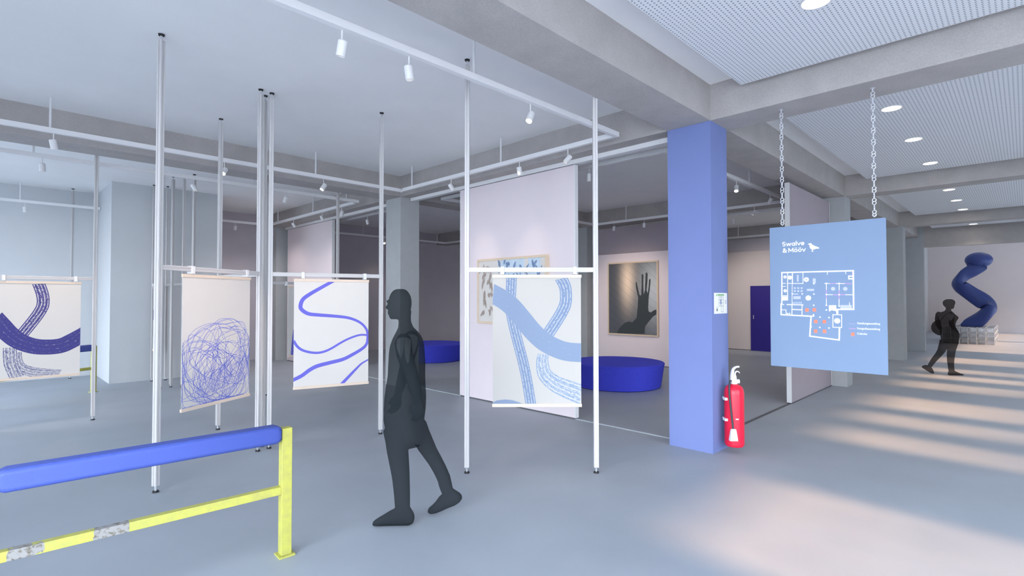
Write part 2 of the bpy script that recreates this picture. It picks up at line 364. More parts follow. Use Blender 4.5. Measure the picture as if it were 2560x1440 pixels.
SIGN= {'L':[(0.0125,[(0.1142,0.4614),(0.7272,0.4658),(0.7255,0.8227),(0.6033,0.8244)]),(0.0115,[(0.1142,0.4614),(0.1103,0.7769)]),(0.0125,[(0.1032,0.7786),(0.1021,0.8844),(0.3731,0.8945),(0.3595,1.0875),(0.6066,1.112),(0.6106,0.995)]),(0.011,[(0.3731,0.8945),(0.3945,0.8924),(0.3946,0.8781)]),(0.007,[(0.5583,0.8746),(0.6293,0.8747),(0.6279,0.9943),(0.5569,0.994),(0.5583,0.8746)]),(0.007,[(0.1675,0.4659),(0.1642,0.6923),(0.1647,0.7382)]),(0.009,[(0.2111,0.4674),(0.21,0.5718)]),(0.0045,[(0.2085,0.5718),(0.2048,0.7795)]),(0.008,[(0.2042,0.7795),(0.2023,0.8806)]),(0.006,[(0.1131,0.5698),(0.1467,0.5705)]),(0.006,[(0.1649,0.5709),(0.3045,0.5754)]),(0.006,[(0.3062,0.4708),(0.305,0.577)]),(0.005,[(0.1128,0.5995),(0.1464,0.6001)]),(0.0055,[(0.1164,0.6937),(0.1636,0.6939)]),(0.006,[(0.1159,0.7399),(0.1647,0.7382)]),(0.007,[(0.1109,0.7835),(0.1292,0.7834)]),(0.009,[(0.1597,0.7831),(0.3022,0.7853)]),(0.007,[(0.2949,0.7853),(0.2924,0.8851)]),(0.0095,[(0.2043,0.8301),(0.29,0.8337)]),(0.006,[(0.1134,0.8363),(0.1485,0.8358),(0.1481,0.8719)]),(0.005,[(0.4918,0.5799),(0.5385,0.5809)]),(0.006,[(0.5846,0.5818),(0.6592,0.584)]),(0.006,[(0.507,0.5796),(0.5063,0.6406)]),(0.006,[(0.5054,0.722),(0.5046,0.7867)]),(0.006,[(0.6128,0.5802),(0.612,0.645)]),(0.006,[(0.6106,0.7251),(0.609,0.792)]),(0.006,[(0.5058,0.686),(0.5618,0.6869)]),(0.006,[(0.658,0.6878),(0.7207,0.6887)]),(0.005,[(0.5165,0.4719),(0.5162,0.4938)]),(0.005,[(0.6671,0.4742),(0.6668,0.4926)]),(0.005,[(0.6938,0.7607),(0.6935,0.7851)]),(0.006,[(0.3749,0.9914),(0.3748,1.001)])],'P':[(0.006,[(0.5385,0.5812),(0.5846,0.5821)]),(0.006,[(0.6592,0.5843),(0.7141,0.5854)]),(0.006,[(0.5055,0.6406),(0.5051,0.722)]),(0.006,[(0.6112,0.645),(0.6106,0.7251)]),(0.006,[(0.5618,0.6872),(0.658,0.6878)]),(0.004,[(0.7193,0.4731),(0.7189,0.5065)]),(0.006,[(0.6886,0.9997),(0.7359,1.0015)])],'C':[(0.1428,0.5062,0.0151),(0.1881,0.5141,0.0197),(0.3354,0.5376,0.0226),(0.1429,0.6445,0.0157),(0.3507,0.7171,0.0249),(0.5926,0.9325,0.0249),(0.1602,0.8723,0.007),(0.1799,0.8719,0.007)],'S':[(0.5624,0.6304,0.018),(0.6613,0.6318,0.018)],'SR':[[(0.2511,0.4883),(0.2673,0.4888),(0.2666,0.5568),(0.2504,0.5564)],[(0.3914,0.5279),(0.4169,0.5286),(0.4164,0.5761),(0.3909,0.5756)],[(0.2176,0.699),(0.2827,0.6993),(0.2824,0.7283),(0.2173,0.7283)],[(0.3387,0.629),(0.4016,0.6298),(0.4014,0.6489),(0.3385,0.6482)],[(0.6198,0.7842),(0.7118,0.7834),(0.7114,0.8168),(0.6194,0.818)],[(0.2216,0.6111),(0.24,0.6114),(0.2398,0.6277),(0.2214,0.6274)],[(0.2212,0.6404),(0.2397,0.6407),(0.2395,0.6569),(0.2211,0.6567)],[(0.2527,0.6116),(0.271,0.6119),(0.2708,0.6281),(0.2525,0.6278)],[(0.2524,0.6408),(0.2707,0.641),(0.2705,0.6572),(0.2522,0.657)],[(0.2836,0.6121),(0.3017,0.6124),(0.3016,0.6285),(0.2834,0.6282)],[(0.2833,0.6412),(0.3014,0.6414),(0.3013,0.6575),(0.2831,0.6573)],[(0.2149,0.6729),(0.2624,0.6733),(0.2623,0.683),(0.2148,0.6827)],[(0.2111,0.7567),(0.2194,0.7567),(0.2192,0.7762),(0.2109,0.7762)],[(0.226,0.7566),(0.2343,0.7566),(0.2341,0.7761),(0.2258,0.7761)],[(0.2408,0.7566),(0.2491,0.7565),(0.2489,0.776),(0.2406,0.776)],[(0.2556,0.7565),(0.2639,0.7565),(0.2636,0.7759),(0.2554,0.7759)],[(0.2703,0.7564),(0.2785,0.7564),(0.2783,0.7758),(0.2701,0.7758)],[(0.2835,0.7564),(0.2917,0.7564),(0.2915,0.7757),(0.2833,0.7757)]],'W':[[(0.5252,0.7865),(0.5863,0.786),(0.586,0.8138),(0.6032,0.829),(0.6028,0.8675),(0.5867,0.8694),(0.5843,0.8417),(0.5465,0.833),(0.5355,0.844),(0.5246,0.8426)],[(0.6863,0.5085),(0.7254,0.5098),(0.7249,0.5462),(0.6859,0.5452)],[(0.1163,0.7003),(0.1651,0.7005),(0.1647,0.7382),(0.1159,0.7383)]],'Q':[(0.507,0.578),(0.6128,0.5802),(0.4008,0.579),(0.3997,0.679),(0.2975,0.6768),(0.2089,0.6762),(0.5058,0.6844),(0.6116,0.6866),(0.397,0.7877),(0.5046,0.7867),(0.5041,0.8321),(0.6103,0.7935),(0.4493,0.9006),(0.5253,0.9034),(0.4468,0.9998),(0.5241,1.003)],'H':[(0.1428,0.5062,0.0046),(0.3353,0.5392,0.0058),(0.1429,0.6445,0.0041)],'HR':[[(0.6954,0.5195),(0.7201,0.5202),(0.7199,0.5339),(0.6952,0.5332)]],'O':[[(0.323,0.8181),(0.353,0.8177),(0.3527,0.8509),(0.3227,0.8515)],[(0.3876,0.8157),(0.4171,0.8153),(0.4167,0.8482),(0.3873,0.8487)],[(0.3992,0.9281),(0.4285,0.9273),(0.4282,0.9601),(0.3988,0.9611)],[(0.4721,0.9276),(0.5009,0.9268),(0.5005,0.9593),(0.4717,0.9603)],[(0.3967,1.0217),(0.4261,1.0205),(0.4257,1.0533),(0.3964,1.0547)],[(0.4724,1.0201),(0.5012,1.0189),(0.5008,1.0514),(0.4721,1.0527)],[(0.703,1.0378),(0.7299,1.0366),(0.7296,1.068),(0.7027,1.0694)]],'B':[(0.3501,0.1922),(0.3642,0.1855),(0.3817,0.1841),(0.3885,0.197),(0.4092,0.2121),(0.4332,0.2235),(0.4502,0.2324),(0.4501,0.2413),(0.4226,0.2422),(0.4053,0.248),(0.3949,0.248),(0.3965,0.2598),(0.4016,0.2679),(0.3808,0.2666),(0.3879,0.2573),(0.388,0.2476),(0.3741,0.2369),(0.3673,0.2228),(0.3661,0.2032),(0.3606,0.1969)]}
HAND= [(7.503, 0.771), (7.439, 0.882), (7.281, 1.023), (7.156, 1.067), (7.05, 1.044), (6.928, 1.167), (6.896, 1.432), (6.88, 1.669), (6.938, 1.908), (6.949, 2.054), (6.922, 2.067), (6.893, 1.934), (6.843, 1.735), (6.796, 1.722), (6.779, 2.011), (6.781, 2.235), (6.751, 2.26), (6.728, 2.22), (6.735, 1.984), (6.725, 1.748), (6.689, 1.852), (6.676, 2.114), (6.669, 2.27), (6.639, 2.295), (6.611, 2.255), (6.618, 2.06), (6.642, 1.852), (6.614, 1.773), (6.589, 1.929), (6.574, 2.111), (6.548, 2.136), (6.531, 2.097), (6.555, 1.877), (6.585, 1.695), (6.602, 1.435), (6.594, 1.331), (6.53, 1.306), (6.458, 1.354), (6.381, 1.381), (6.382, 1.258), (6.474, 1.204), (6.546, 1.125), (6.619, 1.045), (6.692, 0.951), (6.708, 0.775), (7.487, 0.755)]
# ------------------------------------------------------------------ room shell
CE=3.945; SOF=3.56
def bx(name,m,*a,bevel=0): return MB().box(*a).build(name,m,bevel=bevel)
struct(bx('floor',M['floor'],-3.4,34,-4.0,15.4,-.2,0))
struct(bx('ceiling',M['ceil'],-3.4,20.85,-4.0,15.4,CE,4.2))
struct(bx('ceiling_hall',M['ceil'],20.85,34,-4.0,5.0,5.6,5.8))
GX=[5.44,11.27,17.1]; GY=[2.38,8.32]
for n,(a) in enumerate([(-3,5.44,2.38,2.88),(5.86,11.27,2.38,2.88),(11.69,17.1,2.38,2.88),(17.52,20.6,2.38,2.88),
          (-3,5.44,8.32,8.78),(5.86,11.27,8.32,8.78),(11.69,17.1,8.32,8.78)]):
    struct(bx('ceiling_beam',M['beam'],a[0],a[1],a[2],a[3],SOF,CE+.02))
for x in GX:
    struct(bx('ceiling_beam',M['beam'],x,x+.48 if x<6 else x+.42,-3.6,15,SOF-.001,CE+.02))
struct(bx('wall_back',M['wall'],-3.2,1.75,14.4,15.2,0,CE+.01))
struct(bx('wall_back_pier',M['wall'],1.70,3.65,12.65,15.1,0,CE+.015))
struct(bx('wall_back_recess',M['darkwall'],3.6,17.6,14.9,15.2,0,CE+.01))
struct(bx('wall_gallery',M['darkwall'],17.16,17.4,2.9,14.95,0,CE+.01))
struct(bx('wall_corridor',M['darkwall'],17.4,20.7,2.75,2.95,0,CE+.01))
# portal to the hall: jamb and lintel
struct(bx('wall_portal',M['column'],20.6,20.85,2.25,5.0,0,5.7))
struct(bx('wall_lintel',M['beam'],20.6,20.85,-4.0,2.25,3.24,5.7))
struct(bx('wall_hall_left',M['wall'],20.85,33.6,3.5,3.7,0,5.7))
struct(bx('wall_hall_far',M['panelw'],33.5,33.8,-4,3.7,0,5.7))
# glazed fronts behind the camera: posts, sills and heads of the window walls
XW=-3.0; YW=-3.6
def window(n,axis,pos,a,b,z0,z1,mull):
    w=MB(); t=.07
    def bar(p0,p1,q0,q1):
        if axis=='x': w.box(pos-.04,pos+.04,p0,p1,q0,q1)
        else: w.box(p0,p1,pos-.04,pos+.04,q0,q1)
    bar(a,b,z0,z0+t); bar(a,b,z1-t,z1)
    k=max(1,round((b-a)/mull))
    for i in range(k+1):
        c=a+(b-a)*i/k; bar(max(a,c-t/2),min(b,c+t/2),z0+t,z1-t)
    return struct(w.build('window_%d'%n,M['frame']))
wall=MB(); gaps=[(-3.3,3.2),(7.2,8.3),(10.2,12.9)]
wall.box(XW-.2,XW+.2,-4,15.2,0,.12); wall.box(XW-.2,XW+.2,-4,15.2,3.5,CE+.01)
for a,b in ((-4,-3.3),(3.2,7.2),(8.3,10.2),(12.9,15.2)): wall.box(XW-.2,XW+.2,a,b,.12,3.5)
struct(wall.build('wall_left',M['wall']))
for i,(a,b) in enumerate(gaps): window(i+1,'x',XW,a,b,.12,3.5,1.8)
wall=MB(); wall.box(-3.2,33.6,YW-.2,YW+.2,0,.1); wall.box(-3.2,20.6,YW-.2,YW+.2,3.45,CE+.01); wall.box(20.6,33.6,YW-.2,YW+.2,3.45,5.7)
wy=[]
for a,b in ((-3.2,-1.3),(1.5,2.95),(4.75,6.65),(7.45,7.95),(8.75,9.25),(10.5,11.75),(12.75,13.45),(14.2,14.75),(15.6,17.0),(18.6,21.1),(26.8,27.2),(33,33.6)):
    wall.box(a,b,YW-.2,YW+.2,.1,3.45); wy.append((a,b))
struct(wall.build('wall_right',M['wall']))
for i in range(len(wy)-1): window(i+10,'y',YW,wy[i][1],wy[i+1][0],.1,3.45,1.45)
struct(bx('unseen_sky_blocker',mat('blocker_dark',(92,84,80),.95,0,.1,4),4.2,60,-15,-11.5,-.3,BLOCKH))  # unseen block added to cut skylight through the right windows
struct(bx('bounce_strip',mat('pale_bounce_strip',(196,193,187),.95,0,.03,1),-20,60,-11.5,-3.81,-.21,-.06))  # pale strip added outside to bounce light onto the right ceilings
struct(bx('ground',M['ground'],-60,90,-60,60,-.5,-.21))

# columns
def column(x,y,m,label,sx=.42,sy=.5):
    o=bx('concrete_column',m,x,x+sx,y,y+sy,0,SOF+.0); o.name='painted_column' if m is M['purple'] else 'concrete_column'
    tag(o,label,'column')
column(5.44,2.38,M['purple'],'blue violet painted square column holding the red fire extinguisher')
column(5.45,8.32,M['column'],'bare grey concrete column behind the tall walking silhouette')
column(11.27,2.38,M['column'],'grey concrete column right behind the hanging blue plan board')
column(11.27,8.32,M['column'],'dark grey column left of the hand photograph, deep in the gallery')
column(17.1,2.3,M['column'],'grey concrete column just right of the hanging plan board, in the corridor')
column(5.45,14.26,M['column'],'shaded concrete column in the far left back corner of the gallery')
column(17.1,8.32,M['column'],'concrete column farthest back in the dark gallery')

# sliding partition panels
def partition(x0,x1,y0,y1,z1,m,label,edge=None,m2=None,name='partition_panel'):
    e=empty(name,((x0+x1)/2,(y0+y1)/2,0),0,label,'partition panel')
    cx,cy=(x0+x1)/2,(y0+y1)/2
    MB().box(x0-cx,x1-cx,y0-cy,y1-cy,.02,z1).build('board',m,e)
    t=.02
    if (x1-x0)<(y1-y0):
        for s in (y0-t,y1): MB().box(x0-cx-.004,x1-cx+.004,s-cy,s-cy+t,.02,z1).build('edge_profile',M['white'],e)
    else:
        for s in (x0-t,x1): MB().box(s-cx,s-cx+t,y0-cy-.004,y1-cy+.004,.02,z1).build('edge_profile',M['white'],e)
    MB().box(x0-cx,x1-cx,y0-cy,y1-cy,0,.02).build('bottom_rail',M['groove'],e)
    return e
partition(5.67,5.73,4.40,6.82,3.49,M['panel'],'tall lilac white partition panel carrying the framed botanical picture')
partition(5.67,5.73,11.52,14.02,3.49,M['panel'],'tall lilac partition panel far back, seen above the poster with looping violet line')
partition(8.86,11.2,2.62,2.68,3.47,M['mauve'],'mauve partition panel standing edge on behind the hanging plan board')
partition(11.58,11.64,4.9,8.2,3.5,M['mauve'],'mauve screen painting in the shaded band above the hand photograph board')  # mauve tone stands in for shade on the wall above the board
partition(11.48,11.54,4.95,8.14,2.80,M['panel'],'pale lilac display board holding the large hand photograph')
e=partition(17.06,17.12,3.0,8.2,3.14,M['panelw'],'warm white board around the deep blue door, its top standing in for a shade edge')  # lower board against darker wall imitates a wall shaded at the top
d=empty('door',(17.035,5.72,0),0,'deep blue flush door in the warm white board','door')
MB().box(-.02,.02,-.48,.48,.003,2.04).build('leaf',M['door'],d)
hb=MB(); hb.cyl((-.05,.38,1.0),(-.05,.38,1.12),.011); hb.cyl((-.05,.38,1.02),(-.02,.38,1.02),.008); hb.cyl((-.05,.38,1.1),(-.02,.38,1.1),.008)
hb.build('handle',M['steel'],d,smooth=40)

# rails for the panels
def rail(name,m,label,*a):
    return tag(MB().box(*a).build(name,m),label,'rail')
rail('ceiling_rail',M['rail'],'white sliding rail under the beam above the botanical picture panel',5.655,5.745,2.9,8.3,3.5,3.559)
rail('ceiling_rail',M['rail'],'white sliding rail under the beam behind the leftmost concrete column',5.655,5.745,8.82,14.2,3.5,3.559)
rail('floor_rail',M['alurail'],'thin light floor rail running to the blue violet column',5.68,5.715,2.88,8.32,0,.006)
rail('floor_rail',M['alurail'],'thin light floor rail running back left of the bare concrete column',5.68,5.715,8.82,14.2,0,.006)
rail('floor_rail',M['groove'],'dark floor rail running right from the blue violet column',5.86,11.27,2.63,2.67,0,.008)

# perforated ceiling sheets
for i,(a,b,lab) in enumerate([(-.2,5.32,'perforated white ceiling sheet nearest the camera, top right'),(6.1,11.13,'perforated white ceiling sheet above the hanging plan board'),
        (11.95,16.95,'perforated white ceiling sheet third from the camera'),(17.75,20.4,'short perforated ceiling sheet nearest the far hall')]):
    o=MB().box(-(b-a)/2,(b-a)/2,-2.65,2.65,0,.04).build('perforated_ceiling_sheet',M['perf'],loc=((a+b)/2,-.64,3.8))
    tag(o,lab,'ceiling panel')
# round downlights
dl=empty('downlight',(0,0,0))
lm=MB(); lm.lathe([(.0,-.002),(.092,-.002),(.095,0.0),(.092,.01)],32); 
rg=MB(); rg.lathe([(.09,-.001),(.093,-.006),(.104,-.006),(.108,0),(.108,.003)],32)
rg.build('trim_ring',M['white'],dl,smooth=40); MB().lathe([(0.001,0),(.092,0)],32).build('lens',M['down'],dl,loc=(0,0,-.003))
DL=[(4.2,'round ceiling downlight cut by the top edge of the picture'),(7.18,'round downlight nearest above the plan board'),(8.8,'second round downlight from the plan board'),(10.54,'third round downlight from the plan board'),
    (13.38,'first small downlight beyond the second cross beam'),(14.96,'middle small downlight beyond the second cross beam'),(16.6,'last small downlight before the corridor column beam'),(20.1,'smallest downlight just before the far hall')]
for i,(x,lab) in enumerate(DL):
    o=dl if i==0 else copy_tree(dl)
    o.location=(x,1.05,3.8); tag(o,lab,'ceiling light','round downlights along the corridor ceiling')
    ld=bpy.data.lights.new('downlight_lamp','SPOT'); ld.energy=9; ld.color=(1,.9,.76); ld.spot_size=2.0; ld.spot_blend=.9; ld.shadow_soft_size=.08
    lo=bpy.data.objects.new('lamp',ld); COL.objects.link(lo); lo.parent=o; lo.location=(0,0,-.03)

# lighting tracks hung on rods
ZT=3.565
def track(label,segs,rods):
    e=empty('lighting_track',(segs[0][0],segs[0][1],ZT),0,label,'lighting track'); ox,oy=segs[0][0],segs[0][1]
    for x0,y0,x1,y1 in segs:
        a,b=(min(x0,x1)-.025,max(x0,x1)+.025); c,d=(min(y0,y1)-.025,max(y0,y1)+.025)
        if abs(y1-y0)>abs(x1-x0): c+=.05; d-=.05
        MB().box(a-ox,b-ox,c-oy,d-oy,-.025,.03).build('rail',M['rail'],e)
    for x,y in rods: MB().cyl((x-ox,y-oy,.03),(x-ox,y-oy,CE-ZT),.012,n=10).build('hanging_rod',M['white'],e,smooth=40)
    return e
track('white lighting track looping under the front left ceiling bay',[(-.2,7.87,5.16,7.87),(5.16,7.82,5.16,3.40),(-.2,3.38,5.16,3.38)],[(.49,7.87),(2.97,3.40),(5.16,7.53),(5.16,5.32),(3.6,7.87),(.49,3.4)])
track('white lighting track under the rear left ceiling bay, behind the long cross beam',[(-.2,9.36,5.13,9.36),(5.16,9.5,5.16,14.0),(-.2,14.0,1.66,14.0),(3.7,14.0,5.16,14.0)],[(.42,9.36),(3.2,9.36),(4.9,9.36),(5.16,11.4),(5.16,13.4),(.45,14.0)])
track('white lighting track inside the dark gallery room around the blue round seat',[(6.15,3.28,6.15,7.95),(6.15,7.95,11.1,7.95),(11.1,7.95,11.1,3.28),(6.15,3.28,11.1,3.28)],[(6.15,5.2),(10.0,7.95),(11.1,7.0),(9.0,3.28),(10.6,3.28)])
track('white lighting track inside the rear dark gallery room',[(6.15,9.4,6.15,14.25),(6.15,14.25,11.15,14.25),(11.15,14.25,11.15,9.4)],[(6.15,10.4),(10.8,14.25),(8,14.25)])
track('white lighting track in the third gallery room near the blue door',[(12.0,3.3,12.0,7.9),(16.6,3.3,16.6,7.9)],[(12,5),(16.6,6.4)])

# track spotlights
def spot_proto(on):
    e=empty('track_spotlight',(0,0,0))
    MB().cyl((0,0,-.0),(0,0,-.075),.006,n=8).build('stem',M['white'],e,smooth=40)
    k=.034 
    b=MB(); b.lathe([(.0,.052),(k-.006,.052),(k,.045),(k,-.056),(k-.004,-.058),(k-.006,-.05),(k-.006,-.03),(0,-.03)],24)
    bo=b.build('lamp_body',M['white'],e,loc=(0,0,-.125),smooth=40)
    MB().lathe([(.0005,0),(k-.007,0)],20).build('lens',M['lampon'] if on else M['lampoff'],bo,loc=(0,0,-.048 if on else -.035))
    return e
protos={0:spot_proto(0),1:spot_proto(1)}; used={0:False,1:False}
def spotlight(x,y,tilt,label,on=0,z=ZT-.025):
    # tilt: where the lower end leans, (to the picture's right, away from the camera)
    o=protos[on] if not used[on] else copy_tree(protos[on]); used[on]=True
    o.location=(x,y,z); tag(o,label,'spotlight','white track spotlights')
    d=(RV*tilt[0]+FV*tilt[1]+Vector((0,0,-1))).normalized()
    q=Vector((0,0,-1)).rotation_difference(d)
    for c in o.children:
        if c.name.startswith('lamp_body'):
            c.rotation_mode='QUATERNION'; c.rotation_quaternion=q
    return o
SPOTS=[(1.74,3.40,(-.25,.2),'spotlight nearest the camera on the front ceiling track',0),(2.3,3.40,(.12,.1),'second spotlight on the front ceiling track',0),(3.7,3.40,(-.35,-.5),'glowing spotlight left of the right hand pole top',1),
 (5.16,6.45,(.6,.2),'spotlight right of the far corner of the front track',0),(5.16,4.95,(.2,.2),'spotlight above the botanical picture panel',0),(5.16,4.1,(-.8,-.2),'strongly tilted spotlight near the right end of the front track',0),
 (.52,7.87,(.0,.3),'spotlight on the left cross beam track, left of the tallest pole',0),(2.3,7.87,(.05,-.9),'brightly glowing spotlight beside the pole near the cross beam',1),(3.73,7.87,(-.4,-.5),'glowing spotlight under the cross beam, left of the looping poster pole',1),
 (.51,9.36,(0,.1),'shaded spotlight at the far left behind the cross beam',0),(2.3,9.36,(.5,.2),'spotlight tilted right behind the tallest pole cluster',0),(3.73,9.36,(-.4,.1),'spotlight under the rear bay ceiling, tilted left',0),
 (5.16,12.45,(.6,.2),'spotlight farthest along the rear bay track',0),(5.16,10.95,(.4,.2),'middle spotlight of the rear bay track',0),(5.16,10.05,(-.2,.2),'spotlight half behind the thin rear pole',0),(.52,14.0,(-.1,.2),'small spotlight by the far left back wall',0),
 (6.15,4.5,(.0,.1),'spotlight in the dark gallery left of the pole over the hand photograph',0),(11.1,7.35,(0,.3),'left one of two tiny spotlights above the hand photograph',0),(11.1,6.5,(0,.3),'right one of two tiny spotlights above the hand photograph',0),
 (6.15,10.75,(.2,.1),'spotlight in the rear gallery above the looping poster',0),(8.75,14.25,(0,-.7),'tiny glowing spotlight beside the bare concrete column',1),
 (8.45,3.28,(-.25,-.5),'glowing spotlight right of the blue violet column',1),(10.0,3.28,(-.4,.2),'spotlight left of the plan board chain',0),(11.1,3.95,(-.8,.1),'spotlight tilted flat between two gallery tracks',0),(12.0,4.75,(0,.1),'small spotlight below the gallery tracks right of the blue violet column',0),(4.35,14.0,(-.2,.2),'faint spotlight in the dark recess at the back',0)]
for x,y,t,lab,on in SPOTS: spotlight(x,y,t,lab,on)

# ------------------------------------------------------------------ pole frames
def slot_profile():
    h=.0225; w=.005; d=.006; p=[]
    for k in range(4):
        a=k*PI/2; c,s=math.cos(a),math.sin(a)
        for x,y in ((h,-h+.003),(h,-w),(h-d,-w),(h-d,w),(h,w),(h,h-.003)):
            p.append((x*c-y*s,x*s+y*c))
    return p
SLOT=slot_profile()
pm=MB().prism(SLOT,.05,CE-.05)
cap=MB(); cap.cyl((0,0,0),(0,0,.014),.021,.018,n=16); foot_me=None
def pole(parent,x,half=False):
    p=MB().prism(SLOT,.055,CE-.055).build('pole',M['alu'],parent,loc=(x,0,0))
    for s in (0,1):
        z=lambda v:(CE-v if s else v)
        b=MB(); b.cyl((0,0,z(0.0005)),(0,0,z(.014)),.026,.022,n=16); b.build('rubber_foot',M['black'],p,smooth=40)
        b=MB(); b.cyl((0,0,z(.014)),(0,0,z(.06)),.011,n=12); b.build('levelling_screw',M['chrome'],p,smooth=40)
    return p
def pframe(A,B,label,clamps=True):
    A=Vector(A);B=Vector(B);d=B-A; L=d.length
    e=empty('display_frame',(A.x,A.y,0),math.atan2(d.y,d.x),label,'display frame','white aluminium pole frames')
    pole(e,0); pole(e,L)
    c=MB(); pr=[(y,z+1.922) for y,z in SLOT]; n=len(pr)
    c.add([(.0225,y,z) for y,z in pr]+[(L-.0225,y,z) for y,z in pr],[tuple(range(n)),tuple(range(2*n-1,n-1,-1))]+[(i,n+i,n+(i+1)%n,(i+1)%n) for i in range(n)])
    c.build('crossbar',M['alu'],e)
    if clamps:
        for x in (.337,L-.2):
            b=MB(); b.box(x-.018,x+.018,-.03,.03,1.878,1.952); b.build('hanger_clamp',M['white'],e,bevel=.004)
    return e,L
def ribbon(mb,pts,width,X0,Z1,W,H,yo,m,n=8,taper=None):
    """flat band along pts given in sheet units (u right, v down); clipped at the sheet edges"""
    q=catmull([(X0+u*W,Z1-v*H,0) for u,v in pts],n); s=0; rows=[]
    for i,p in enumerate(q):
        t=(q[min(i+1,len(q)-1)]-q[max(i-1,0)]).normalized(); nn=Vector((-t.y,t.x,0))
        w=width if not callable(width) else width(i/(len(q)-1))
        if i: s+=(p-q[i-1]).length
        a=p+nn*w/2; b=p-nn*w/2
        cl=lambda v:(min(max(v.x,X0),X0+W),yo,min(max(v.y,Z1-H),Z1))
        rows.append((cl(a),cl(b),s))
    for k in range(len(rows)-1):
        (a,b,s0),(c,d,s1)=rows[k],rows[k+1]
        mb.add([a,b,d,c],[(0,1,2,3)],m,[[(s0,0),(s0,1),(s1,1),(s1,0)]])
def poster(e,label,art,mats,X0=.245,W=.84,paper=None):
    p=empty('hanging_poster',e.location,e.rotation_euler[2],label,'poster','hanging art posters')
    Z1,Z0=1.848,.648; H=Z1-Z0
    s=MB().box(X0,X0+W,-.0015,.0015,Z0-.004,Z1+.004)
    art(s,X0,Z1,W,H); s.build('printed_sheet',[paper or M['paper']]+mats,p)
    MB().box(X0-.005,X0+W+.005,-.011,.011,1.846,1.876).build('top_batten',M['wood'],p,bevel=.002)
    MB().box(X0-.005,X0+W+.005,-.011,.011,.622,.652).build('bottom_batten',M['wood'],p,bevel=.002)
    return p
F1,L1=pframe((3.222,3.785),(4.085,2.915),'white pole frame holding the pale blue brush stroke poster, right of the walking figure')
F2,_=pframe((2.216,5.955),(3.408,5.626),'white pole frame holding the poster with one looping violet line')
F3,_=pframe((1.042,5.305),(2.091,5.935),'white pole frame holding the blue scribble poster, with the tallest pole at left')
F3b,_=pframe((2.19,6.085),(2.08,7.27),'white pole frame seen edge on behind the scribble poster',False)
F4,_=pframe((-.18,9.12),(1.048,9.065),'white pole frame at the far left holding the indigo brush poster')
F5,_=pframe((3.388,9.265),(4.69,9.29),'white pole frame hidden behind the looping violet poster')
F6,_=pframe((2.597,11.217),(2.586,12.44),'white pole frame seen end on in the thin pole cluster by the grey block wall',False)
F7,_=pframe((2.261,11.27),(2.361,12.479),'white pole frame behind the tallest pole, its poster seen almost from the edge')
def lone(x,y,label):
    e=empty('support_pole',(x,y,0),.4,label,'pole'); pole(e,0)
lone(2.68,10.887,'single thin white pole rising behind the scribble poster')
lone(2.45,11.37,'thin white pole nearest the tallest pole in the cluster by the grey block wall')
lone(1.25,14.1,'single thin white pole against the far left back wall')

def art1(s,X0,Z1,W,H):
    y=-.0018
    ribbon(s,[(0.571,0.606),(0.561,0.677),(0.59,0.765),(0.691,0.832),(0.836,0.881),(1.025,0.929)],lambda t:.1+.09*t,X0,Z1,W,H,y,3)
    ribbon(s,[(0.766,-0.004),(0.817,0.066),(0.83,0.137),(0.823,0.208),(0.779,0.279),(0.71,0.358),(0.609,0.465)],.115,X0,Z1,W,H,y-.0003,2)
    ribbon(s,[(0.213,-0.004),(0.208,0.093),(0.202,0.181),(0.211,0.288),(0.242,0.394),(0.287,0.518),(0.343,0.668),(0.388,0.819),(0.432,1.009)],.1,X0,Z1,W,H,y-.0006,2)
    ribbon(s,[(-0.035,0.115),(0.104,0.168),(0.217,0.23),(0.331,0.323),(0.457,0.429),(0.583,0.509),(0.735,0.564),(0.861,0.588),(1.025,0.596)],.178,X0,Z1,W,H,y-.0009,1)
    P=[(0,1.0),(0,.985),(.05,.97),(.14,.963),(.22,.968),(.29,.983),(.345,1.0)]
    s.add([(X0+a*W,y,Z1-b*H) for a,b in P],[tuple(range(len(P)))],1,[[(a,b*3) for a,b in P]])
poster(F1,'poster of pale blue crossing brush strokes hanging right of the walking figure',art1,[M['b_solid'],M['b_mid'],M['b_dry']],paper=M['paperdim'])
def art2(s,X0,Z1,W,H):
    y=-.002
    ribbon(s,[(0.515,-.01),(0.357,0.055),(0.206,0.12),(0.116,0.17),(0.084,0.227),(0.097,0.268),(0.183,0.309),(0.322,0.323),(0.523,0.336),(0.7,0.353),(0.826,0.383),(0.915,0.424),(0.972,0.476),(0.988,0.523),(0.988,0.574),(0.975,0.621),(0.916,0.665),(0.778,0.72),(0.64,0.763),(0.452,0.79),(0.302,0.813),(0.202,0.847),(0.102,0.896),(-0.02,0.935)],lambda t:.036+.008*math.sin(t*9),X0,Z1,W,H,y,1,10)
    ribbon(s,[(-0.003,0.559),(0.048,0.618),(0.124,0.658),(0.25,0.683),(0.363,0.682),(0.476,0.654),(0.601,0.604),(0.702,0.568),(0.815,0.539),(0.903,0.528),(1.003,0.535)],lambda t:.03-.008*t,X0,Z1,W,H,y-.0004,1,10)
    ribbon(s,[(1.005,0.778),(0.905,0.815),(0.83,0.863),(0.755,0.915),(0.62,1.01)],lambda t:.016+.022*t,X0,Z1,W,H,y-.0008,1,10)
poster(F2,'white poster with one looping violet line, left of the walking figure',art2,[M['line']])
